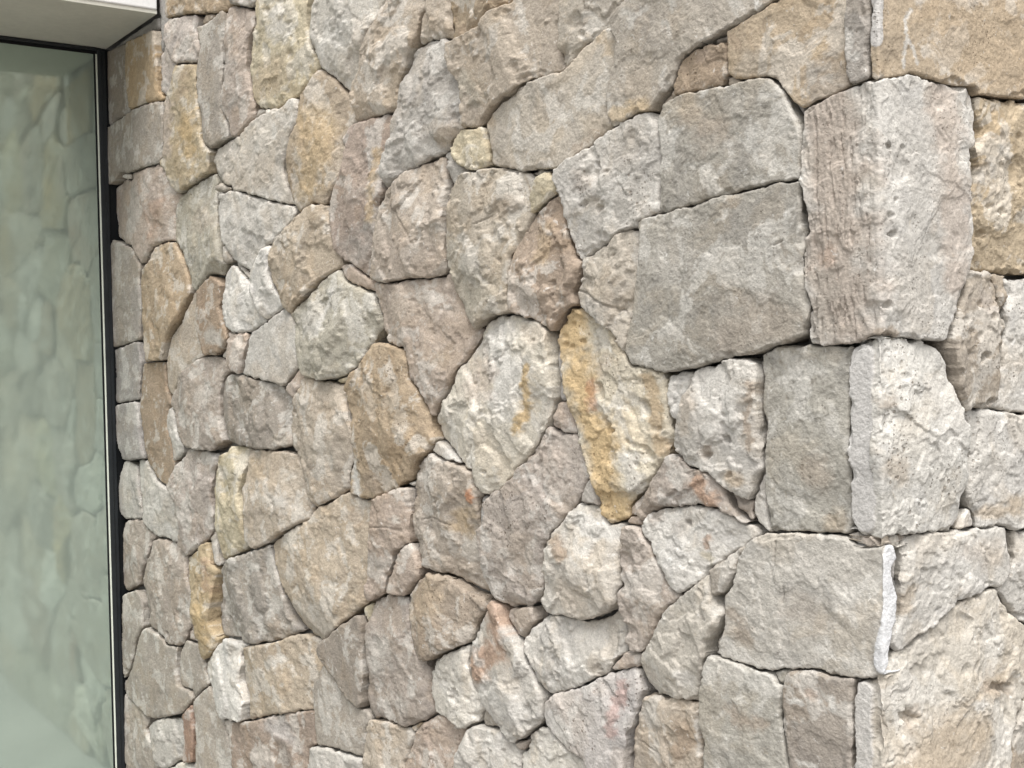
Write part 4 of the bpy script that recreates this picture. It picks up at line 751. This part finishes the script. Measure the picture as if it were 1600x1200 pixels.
(140,'n5',0.40,14.9,1.48,'-472,1010'),
(143,'n',0.75,14.5,1.43,'-375,938 -398,891'),
(143,'ww',0.60,3.1,1.41,'-353,964 -354,903'),
(143,'w3',0.50,17.1,1.48,'-466,937'),
(144,'n5',0.70,20.5,2.36,'-1919,809'),
(145,'o',0.70,15.6,2.68,'-2466,782 -2447,689'),
(145,'r2',0.50,11.5,2.66,'-2421,923 -2411,848'),
(148,'w3',0.50,20.1,2.77,'-2601,759'),
(158,'ww',0.60,10.4,2.37,'-1986,707 -1903,741'),
(160,'vw',0.80,31.0,2.34,'-1914,553'),
(160,'k',0.60,13.7,2.32,'-1896,515 -1878,486'),
(121,'ww',0.60,9.2,1.73,'275,1823'),
(121,'w3',0.60,16.3,1.71,'243,1784'),
(124,'v2',0.60,16.4,1.70,'234,1602'),
(124,'w3',0.60,9.1,1.70,'202,1485 264,1519'),
(125,'b',0.40,18.8,1.75,'329,1518'),
(127,'t',0.60,13.1,1.72,'255,1298 311,1302'),
(127,'w3',0.60,23.0,1.70,'247,1363'),
(133,'t',0.50,10.4,1.59,'61,1212 57,1187'),
(133,'n5',0.40,22.1,1.69,'230,1236'),
(134,'ww',0.70,9.5,1.74,'327,1215'),
(136,'k',0.30,9.6,1.73,'325,948'),
(129,'!c',1.00,1.5,1.32,'-185,1261 -189,1228 -194,1209'),
(129,'!c',1.00,1.3,1.30,'-170,1197 -174,1173'),
(62,'!c',0.80,2.2,1.98,'-1294,1881 -1205,1801 -1167,1760'),
(56,'!c',1.00,2.0,1.57,'-642,1645 -603,1637 -573,1623 -510,1604'),
(87,'!c',1.00,2.0,2.01,'-1408,1143 -1325,1154 -1263,1154'),
(69,'!c',1.00,2.0,1.89,'-1189,1184 -1145,1194 -1099,1191 -1070,1187'),
(54,'!c',1.00,1.8,1.32,'-179,1687 -164,1692'),
(102,'!c',1.00,1.4,1.54,'-569,1053 -549,1059'),
(59,'!c',1.00,1.7,1.79,'-949,1788 -898,1798'),
(143,'!c',0.80,1.6,1.47,'-490,888 -443,879'),
(127,'!c',1.00,1.8,1.68,'221,1418 213,1389 192,1375'),
(0,'!c',0.60,2.2,2.79,'-2469,2576 -2419,2551'),
(65,'!h',1.00,6.6,1.57,'-583,1480 -578,1460'),
(65,'!h',1.00,7.3,1.50,'-475,1452 -466,1437'),
(65,'!h',1.00,6.5,1.55,'-571,1421 -559,1404'),
(65,'!h',1.00,6.3,1.49,'-470,1379 -455,1363'),
(65,'!h',0.70,5.3,1.52,'-512,1387'),
(65,'!h',0.80,6.5,1.58,'-590,1591 -584,1580'),
(55,'!h',1.00,5.4,1.58,'-572,1853'),
(55,'!h',1.00,6.5,1.57,'-572,1779'),
(55,'!h',0.80,4.4,1.60,'-617,1788 -603,1793'),
(55,'!h',0.80,4.3,1.56,'-547,1839'),
(120,'!h',1.00,5.0,1.58,'16,1803'),
(120,'!h',1.00,4.2,1.58,'16,1712'),
(120,'!h',1.00,5.9,1.58,'20,1688'),
(120,'!h',1.00,5.9,1.57,'11,1595'),
(120,'!h',0.80,3.4,1.59,'28,1734'),
(120,'!h',0.80,3.4,1.60,'45,1804 42,1792'),
(114,'!h',1.00,7.7,1.38,'-277,1404'),
(114,'!h',0.80,7.9,1.40,'-320,1376'),
(98,'!h',1.00,8.0,1.84,'-1070,844 -1073,827'),
(140,'!h',0.80,5.2,1.45,'-426,992'),
(144,'!h',1.00,7.6,2.61,'-2336,772'),
(148,'!h',0.80,10.5,2.86,'-2769,644'),
(64,'!h',0.80,5.0,1.78,'-938,1305'),
(64,'!h',0.80,4.7,1.68,'-761,1559'),
(12,'!h',1.00,8.0,2.44,'-1895,2421'),
(12,'!h',0.80,6.2,2.35,'-1768,2360'),
(57,'!h',0.80,5.7,1.65,'-698,1660'),
(59,'!h',0.80,6.0,1.76,'-875,1713'),
(112,'!h',0.80,6.1,1.43,'-367,1266'),
(135,'!h',1.00,8.7,1.58,'50,1041 61,1034'),
(135,'!h',1.00,7.5,1.70,'241,1047 292,1035'),
(124,'!h',1.00,9.1,1.69,'227,1520'),
(124,'!h',1.00,7.3,1.70,'248,1457'),
(121,'!h',0.80,7.3,1.71,'242,1698'),
(121,'!h',0.80,6.4,1.73,'282,1732'),
(133,'!h',0.70,2.7,1.64,'146,1214'),
(15,'!h',0.60,4.4,2.20,'-1545,2101'),
(73,'!h',0.80,6.5,2.31,'-1798,1392')]
STONE_LABELS = {65: 'tall cream stone full of holes with an ochre band down its left side', 64: 'pale cream stone with a thin ochre vein left of the ochre-banded stone', 52: 'tan corner stone with white veins at the top right', 120: 'tallest corner stone, streaked with fine vertical grooves on its left face', 119: 'whitish corner stone with a smooth grey sawn strip along its left edge', 129: 'broad corner stone ending in a bright white sawn strip', 135: 'large rough cream corner stone at the bottom', 54: 'big smooth grey four-sided block beside the grooved corner stone', 55: 'pale grey pitted stone with small round holes', 28: 'small chalk-white splinter of stone', 145: 'narrow ochre stone near the window', 99: 'pointed white stone with a reddish tip', 103: 'whitish stone with a faint red stain at the bottom'}

# ------------------------------------------------------------------ stone wall
wall = bpy.data.objects.new('stone_wall', None)
wall.empty_display_size = 0.3
link(wall)
wall.location = (L, 0, 0)
tag(wall, 'dry-jointed wall of rough beige and grey limestone blocks with a squared outer corner', 'wall')
bpy.context.view_layer.update()

def to_wall(P):
    Q = np.array(P); Q[:,0] -= L
    return Q

REC = 0.045          # how far the mortar lies behind the stone faces
def mortar_sheet():
    us = np.concatenate([np.arange(-L-0.2, -0.03, 0.02), np.linspace(-0.03, 0.03, 9), np.arange(0.05, 0.9, 0.02)])
    zs = np.arange(0.0, TOP+0.01, 0.02)
    U, Z = np.meshgrid(us, zs); u = U.ravel(); z = Z.ravel()
    h = -REC + 0.006*fbm(u*14, z*14, 5, 4)
    P = to_wall(fold(u, z, h, 0.012))
    w = len(us); n = len(zs)
    faces = [(j*w+i, j*w+i+1, (j+1)*w+i+1, (j+1)*w+i) for j in range(n-1) for i in range(w-1)]
    o = mesh_obj('mortar_bed', P.tolist(), faces, MORTAR, wall, True)
    return o
mortar_sheet()
core = box('wall_core', (-L-0.5, 0.07, 0), (-0.07, 0.9, TOP-0.02), MORTAR, wall)

def seg_sdf(poly, X, Y):
    """signed distance (inside positive) and nearest outline point"""
    A = poly; B = np.roll(poly, -1, 0)
    best = np.full(X.shape, 1e9); nx = np.zeros_like(X); ny = np.zeros_like(X); ins = np.zeros(X.shape, bool)
    for (ax, ay), (bx, by) in zip(A, B):
        ex, ey = bx-ax, by-ay
        wx, wy = X-ax, Y-ay
        t = np.clip((wx*ex+wy*ey)/max(ex*ex+ey*ey, 1e-12), 0, 1)
        qx, qy = ax+ex*t, ay+ey*t
        d = (X-qx)**2+(Y-qy)**2
        k = d < best
        best[k] = d[k]; nx[k] = qx[k]; ny[k] = qy[k]
        if ay != by:
            c = (ay <= Y) != (by <= Y)
            ins ^= c & (X < ax+(Y-ay)*ex/ey)
    s = np.sqrt(best)
    return np.where(ins, s, -s), nx, ny

def rough_outline(poly, step, amp, seed):
    out = []
    for a, b in zip(poly, np.roll(poly, -1, 0)):
        n = max(1, int(round(np.hypot(*(b-a))/step)))
        out += [a+(b-a)*i/n for i in range(n)]
    P = np.array(out)
    for _ in range(1):                                        # soften the survey's corners a little
        P = 0.25*np.roll(P,1,0)+0.5*P+0.25*np.roll(P,-1,0)
    T = np.roll(P,-1,0)-np.roll(P,1,0)
    T /= np.maximum(np.hypot(T[:,0],T[:,1]),1e-9)[:,None]
    Nn = np.stack([T[:,1],-T[:,0]],1)
    d = amp*(fbm(P[:,0]*36, P[:,1]*36, seed, 4, 0.72))
    return P+Nn*d[:,None]

FIN = {   # edge radius, edge drop, undulation, facets, ledges, grain, pits, porosity, outline wobble (m), fracture
 'flat':   (0.0022, 0.003, 0.0015, 0.24, 0.0013, 0.0004, 0.12, 0.60, 0.0024, 0.07),
 'facet':  (0.0024, 0.004, 0.0013, 1.15, 0.0044, 0.0004, 0.12, 0.60, 0.0030, 0.30),
 'rough':  (0.0028, 0.004, 0.0014, 0.72, 0.0023, 0.0006, 0.35, 1.00, 0.0034, 0.34),
 'pit':    (0.0030, 0.004, 0.0016, 0.60, 0.0026, 0.0008, 0.80, 1.00, 0.0038, 0.34),
 'chip':   (0.0024, 0.004, 0.0016, 1.10, 0.0016, 0.0005, 0.15, 0.60, 0.0024, 0.40),
 'sawn':   (0.0018, 0.003, 0.0014, 0.12, 0.0008, 0.0004, 0.15, 0.80, 0.0016, 0.05),
 'groove': (0.0022, 0.003, 0.0016, 0.18, 0.0016, 0.0005, 0.45, 1.00, 0.0026, 0.10),
 'mort':   (0.0060, 0.006, 0.0030, 0.10, 0.0005, 0.0004, 0.00, 0.10, 0.0020, 0.04),
}
stains_shade_of = {}
for s_ in STAINS_SHADE:
    stains_shade_of.setdefault(s_[0], []).append(s_)

def parse(t):
    return np.array([[float(q) for q in p.split(',')] for p in t.split()])/1000.0

def build_stone(idx, fin, colour, su, sz, outline):
    re, drop, und, fac, led, gra, pit, por, wob, frac = FIN[fin]
    r = np.random.RandomState(1000+idx)
    poly = parse(outline)
    corner = poly[:,0].min() < -0.01 and poly[:,0].max() > 0.01
    size = math.sqrt(max(np.ptp(poly[:,0])*np.ptp(poly[:,1]), 1e-6))
    sp_z = 1.75*sz/1000.0
    sp_u = min(1.75*su/1000.0, 2.2*sp_z)
    outl = rough_outline(poly, 2.2*sp_z, wob, idx)
    gu = np.arange(poly[:,0].min()-2*sp_u, poly[:,0].max()+2*sp_u, sp_u)
    gz = np.arange(poly[:,1].min()-2*sp_z, poly[:,1].max()+2*sp_z, sp_z)
    U, Z = np.meshgrid(gu, gz)
    U = U+sp_u*0.25*(r.rand(*U.shape)-0.5); Z = Z+sp_z*0.25*(r.rand(*Z.shape)-0.5)
    S, NX, NY = seg_sdf(outl, U, Z)
    inside = S > 0.30*sp_z
    cell = inside[:-1,:-1] | inside[1:,:-1] | inside[:-1,1:] | inside[1:,1:]
    ny_, nx_ = U.shape
    ids = np.arange(ny_*nx_).reshape(ny_, nx_)
    quads = np.stack([ids[:-1,:-1], ids[:-1,1:], ids[1:,1:], ids[1:,:-1]], -1)[cell]
    if len(quads) == 0:
        return None
    used = np.unique(quads)
    remap = np.full(ny_*nx_, -1); remap[used] = np.arange(len(used))
    quads = remap[quads]
    u = U.ravel()[used].copy(); z = Z.ravel()[used].copy(); s = S.ravel()[used].copy()
    o_ = ~inside.ravel()[used]
    u[o_] = NX.ravel()[used][o_]; z[o_] = NY.ravel()[used][o_]; s[o_] = 0.0
    # ---- face relief
    cu, cz = u.mean(), z.mean()
    wu = u+0.011*fbm(u*11, z*11, idx+11, 4); wz = z+0.011*fbm(u*11+5, z*11, idx+12, 4)
    h = und*fbm(u*7, z*7, idx, 4)
    if fac > 0:
        F = np.full(u.shape, 1e9)
        for k in range(5):
            a = r.rand()*6.283; sl = fac*(0.04+0.19*r.rand())
            c0 = size*(0.05+0.30*r.rand())
            F = np.minimum(F, 0.006*fac*r.rand()+sl*c0-sl*(np.cos(a)*(wu-cu)+np.sin(a)*(wz-cz)))
        F -= np.median(F)
        for k in range(0 if fac < 0.4 else 1+r.randint(3)):   # dressed-back flanks
            a = r.rand()*6.283; sl = (0.25+0.50*r.rand())*(0.4+0.6*min(fac, 1))*min(1.0, size/0.22)
            pr = np.cos(a)*(u+0.3*(wu-u)-cu)+np.sin(a)*(z+0.3*(wz-z)-cz)
            F = np.minimum(F, sl*((0.70+0.25*r.rand())*pr.max()-pr)+0.002)
        h += np.clip(F, -0.030, 0.014)
    t = fbm(wu*10+3, wz*10, idx+77, 4)
    h += led*(sstep(-0.018, 0.018, t)+0.7*sstep(0.22, 0.27, t)-0.7*sstep(-0.27, -0.31, t)*0-0.5)
    h += gra*0.7*fbm(u*48, z*48, idx+5, 4, 0.66)+0.45*gra*fbm(u*130, z*130, idx+6, 2)
    for fs, fa in ((7.0, 0.085), (16.0, 0.085), (38.0, 0.065)):            # small broken planes left by the hammer
        gu_ = (wu+0.006*noise2(u*60, z*60, idx+8))*fs; gz_ = (wz+0.006*noise2(u*60+7, z*60, idx+9))*fs
        ang, lx, lz = cell_planes(gu_, gz_, idx+int(fs))
        h += frac*fa/fs*(np.cos(ang)*lx+np.sin(ang)*lz)
    pz = z*(0.6+0.8*r.rand())
    d, vv = cells(wu*34, pz*34, idx)
    zone = sstep(-0.05, 0.35, fbm(u*8, z*8, idx+40, 3))
    h -= pit*0.0055*sstep(0.34, 0.12, d)*(vv > 0.45)*zone
    d2, v2 = cells(wu*13+9, wz*13, idx+3)
    h -= pit*0.007*sstep(0.30, 0.14, d2)*(v2 > 0.72)
    if fin == 'groove':
        left = sstep(0.004, -0.02, u)
        h += left*0.0009*fbm(u*120+3*fbm(u*6, z*6, 3, 3), z*16, 9, 4, 0.7)*(0.4+sstep(-0.3,0.4,fbm(u*9,z*9,13,3)))
        h -= left*0.003*sstep(0.35, 0.6, fbm(u*110, z*18, 21, 4, 0.6))
    smooth = np.zeros_like(u)
    # ---- colour: the stone's own tint and its mineral stains, plus painted shade on one corner stone
    base = np.array(lin(PALETTE[colour]))
    mean = np.array(lin((190, 177, 160)))
    base = mean+(base-mean)*0.95
    base *= 1+0.05*(r.rand()-0.5)
    rgb = np.tile(base, (len(u), 1))
    big = fbm(u*5, z*5, idx+60, 3)
    rgb *= (1+0.09*big)[:,None]
    wx_ = u+0.03*fbm(u*8, z*8, idx+70, 3); wz_ = z+0.03*fbm(u*8+4, z*8, idx+71, 3)
    if fin != 'mort':
        k1 = sstep(0.0, 0.55, fbm(wx_*8, wz_*8, idx+61, 6, 0.62))              # warmer beds
        rgb *= 1-(k1*0.45)[:,None]*np.array([0.0, 0.065, 0.15])
        k2 = sstep(0.10, 0.45, fbm(wx_*9+31, wz_*9, idx+62, 6, 0.62))          # greyer beds
        rgb *= 1-(k2*0.50)[:,None]*np.array([0.15, 0.14, 0.115])
        k3 = sstep(0.16, 0.46, fbm(wx_*10-17, wz_*10, idx+63, 6, 0.66))        # lime bloom
        rgb += (np.array([0.76, 0.74, 0.70])-rgb)*(k3*0.42)[:,None]
    for (_, sc, st, sr, stretch, path) in stains_shade_of.get(idx, []):
        pp = parse(path); x = u/stretch; rad = sr/1000.0
        dd = np.full(u.shape, 1e9)
        q = np.stack([pp[:,0]/stretch, pp[:,1]], 1)
        if len(q) == 1:
            dd = np.hypot(x-q[0,0], z-q[0,1])
        for a, b in zip(q[:-1], q[1:]):
            e = b-a; tt = np.clip(((x-a[0])*e[0]+(z-a[1])*e[1])/max(e@e, 1e-12), 0, 1)
            dd = np.minimum(dd, np.hypot(x-a[0]-e[0]*tt, z-a[1]-e[1]*tt))
        if sc[0] == '!':                                   # cracks and solution holes
            dd = dd+rad*(0.5 if sc == '!h' else 0.3)*fbm(u*90, z*90, idx+2, 3)
            if sc == '!h':
                h -= st*min(0.012, rad*1.3)*sstep(rad*1.1, rad*0.45, dd)
            else:
                h -= st*0.004*sstep(rad*1.1, rad*0.2, dd)
            continue
        sawn = sc in ('sv', 'sw')
        k = 0.18 if sawn else 0.75
        dd = dd+rad*k*fbm(x*0.45/rad, z*0.45/rad, idx+hash(sc) % 7 if False else idx+ord(sc[0]), 4, 0.62)
        mk = sstep(rad*(1.08 if sawn else 1.55), rad*(0.98 if sawn else 0.35), dd)
        rgb += (np.array(lin(PALETTE[sc]))-rgb)*(mk*st)[:,None]
        if sawn:
            smooth = np.maximum(smooth, mk)
    h = h*(1-0.75*smooth)*(0.60+0.40*np.clip(1.25+u/L, 0, 1))
    # ---- worn, chipped arris
    wear = 1+0.9*fbm(u*16, z*16, idx+90, 3)
    re_l = np.clip(re*wear, 0.35*re, 2.6*re)
    t = np.clip(1-s/re_l, 0, 1)
    h -= drop*np.clip(wear, 0.5, 2.2)*t**2.2
    cw = 0.016*np.clip(fbm(u*13+3, z*13, idx+95, 3)-0.10, 0, 1)      # flakes knocked off the edge
    h -= (0.0035+0.004*np.clip(fbm(u*30, z*30, idx+96, 2), -0.5, 1))*sstep(-0.0008, 0.0008, cw-s)*(s > -1)
    face = {'chip': -0.012, 'mort': -0.016}.get(fin, 0.0)+(0.014*(r.rand()-0.5) if fin not in ('chip', 'mort') else 0.006*r.rand())
    if corner:
        face *= 0.4
    h = h+face
    rc = 0.003 if fin == 'sawn' else 0.0035
    V = fold(u, z, h, rc)
    # ---- sides of the block running back into the mortar
    q = quads
    E = np.concatenate([q[:,[0,1]], q[:,[1,2]], q[:,[2,3]], q[:,[3,0]]])
    key = np.sort(E, 1); key = key[:,0]*len(u)+key[:,1]
    _, inv, cnt = np.unique(key, return_inverse=True, return_counts=True)
    B = E[cnt[inv] == 1]
    rim = np.unique(B)
    nr = len(rim)
    du, dz = cu-u[rim], cz-z[rim]
    dl = np.maximum(np.hypot(du, dz), 1e-6); du, dz = du/dl, dz/dl
    _, bu, bz = seg_sdf(poly, u[rim], z[rim])                  # the flanks follow the block, not every nick of its edge
    rings = [V[rim]]
    faces = [quads]
    hb = np.full(nr, -REC-0.014)
    prev = np.full(len(u), -1); prev[rim] = len(u)+np.arange(nr)
    for k in range(1, 6):                                     # broken, uneven flanks rather than straight cuts
        f = k/5.0
        ins = 0.005*f+0.0045*fbm(u[rim]*26+k*1.9, z[rim]*26-k*1.3, idx+200, 4, 0.6)
        ins = np.clip(ins, -0.0006 if k > 1 else 0.0, 0.5*dl)
        hk = h[rim]*(1-f)+hb*f
        ru = bu+(u[rim]-bu)*(0.35 if k == 1 else 0.0); rz = bz+(z[rim]-bz)*(0.35 if k == 1 else 0.0)
        rings.append(fold(ru+du*ins, rz+dz*ins, hk, rc))
        cur = np.full(len(u), -1); cur[rim] = len(u)+k*nr+np.arange(nr)
        faces.append(np.stack([prev[B[:,1]], prev[B[:,0]], cur[B[:,0]], cur[B[:,1]]], 1))
        prev = cur
    faces = np.concatenate(faces)
    verts = to_wall(np.concatenate([V]+rings))
    rgbs = np.concatenate([rgb]+[rgb[rim]]*len(rings))
    por_v = por*(0.15+0.75*r.rand())*sstep(-0.15, 0.30, fbm(u*11, z*11, idx+44, 3))
    por_v = np.concatenate([por_v]+[por_v[rim]]*len(rings))
    name = 'mortar_smear' if fin == 'mort' else 'stone_chip' if fin == 'chip' else ('quoin_stone' if corner else 'stone')
    me = bpy.data.meshes.new(name)
    nv, nf = len(verts), len(faces)
    me.vertices.add(nv); me.vertices.foreach_set('co', verts.astype(np.float32).ravel())
    me.loops.add(nf*4); me.loops.foreach_set('vertex_index', faces.astype(np.int32).ravel())
    me.polygons.add(nf); me.polygons.foreach_set('loop_start', np.arange(0, nf*4, 4, dtype=np.int32))
    me.update(calc_edges=True)
    me.validate()
    me.polygons.foreach_set('use_smooth', np.ones(len(me.polygons), bool))
    at = me.attributes.new('tone', 'FLOAT_COLOR', 'POINT')
    at.data.foreach_set('color', np.concatenate([np.clip(rgbs, 0, 0.92)*ALB*np.array([1.012, 1.0, 0.978]), np.ones((nv,1))], 1).astype(np.float32).ravel())
    at = me.attributes.new('porous', 'FLOAT', 'POINT')
    at.data.foreach_set('value', por_v.astype(np.float32))
    at = me.attributes.new('seed', 'FLOAT', 'POINT')
    at.data.foreach_set('value', np.full(nv, idx*0.37, np.float32))
    me.materials.append(STONE)
    o = link(bpy.data.objects.new(name, me), wall)
    if idx in STONE_LABELS:
        o['label'] = STONE_LABELS[idx]
    return o

ALB = 0.80
for i_, row in enumerate(STONES):
    build_stone(i_, *row)

# ------------------------------------------------------------------ glazing that meets the wall
win = bpy.data.objects.new('window', None)
link(win)
tag(win, 'tall grey-green reflective window in a thin dark frame, mirroring the stone wall', 'window')
box('glass_pane', (-0.018, -3.2, 0.06), (0.0, -0.045, SOF-0.022), GLASS, win)
box('frame_jamb', (-0.06, -0.034, 0.0), (0.008, -0.018, SOF-0.001), FRAME, win, 0.002)
box('frame_cover', (-0.06, -0.0175, 0.0), (0.003, -0.004, SOF-0.001), FRAME, win, 0.002)
box('dark_gap_fill', (-0.05, -0.0038, 0.0), (-0.004, 0.055, SOF-0.001), GASKET, win)  # black box added to fill the gap, standing in for its shade
box('frame_head', (-0.06, -3.2, SOF-0.012), (0.012, -0.0345, SOF-0.001), FRAME, win, 0.002)
box('head_gasket', (-0.016, -3.2, SOF-0.0215), (0.004, -0.0345, SOF-0.0122), GASKET, win)
box('frame_sill', (-0.06, -3.2, 0.0), (0.012, -0.0345, 0.058), FRAME, win, 0.002)
box('glazing_gasket', (-0.016, -0.0445, 0.06), (0.003, -0.0395, SOF-0.0220), GASKET, win)
box('edge_strip', (-0.016, -0.0391, 0.06), (0.006, -0.0344, SOF-0.0220), BEAD, win)

lin_ = bpy.data.objects.new('lintel', None)
link(lin_)
tag(lin_, 'white rendered lintel above the window, its soffit coloured grey-green for shade', 'lintel')
box('soffit', (-0.40, -3.4, SOF), (FX-0.004, -0.002, SOF+0.012), SOFFIT, lin_)
box('fascia', (-0.40, -3.4, SOF+0.0122), (FX, -0.002, TOP+0.2), FASCIA, lin_, 0.004)
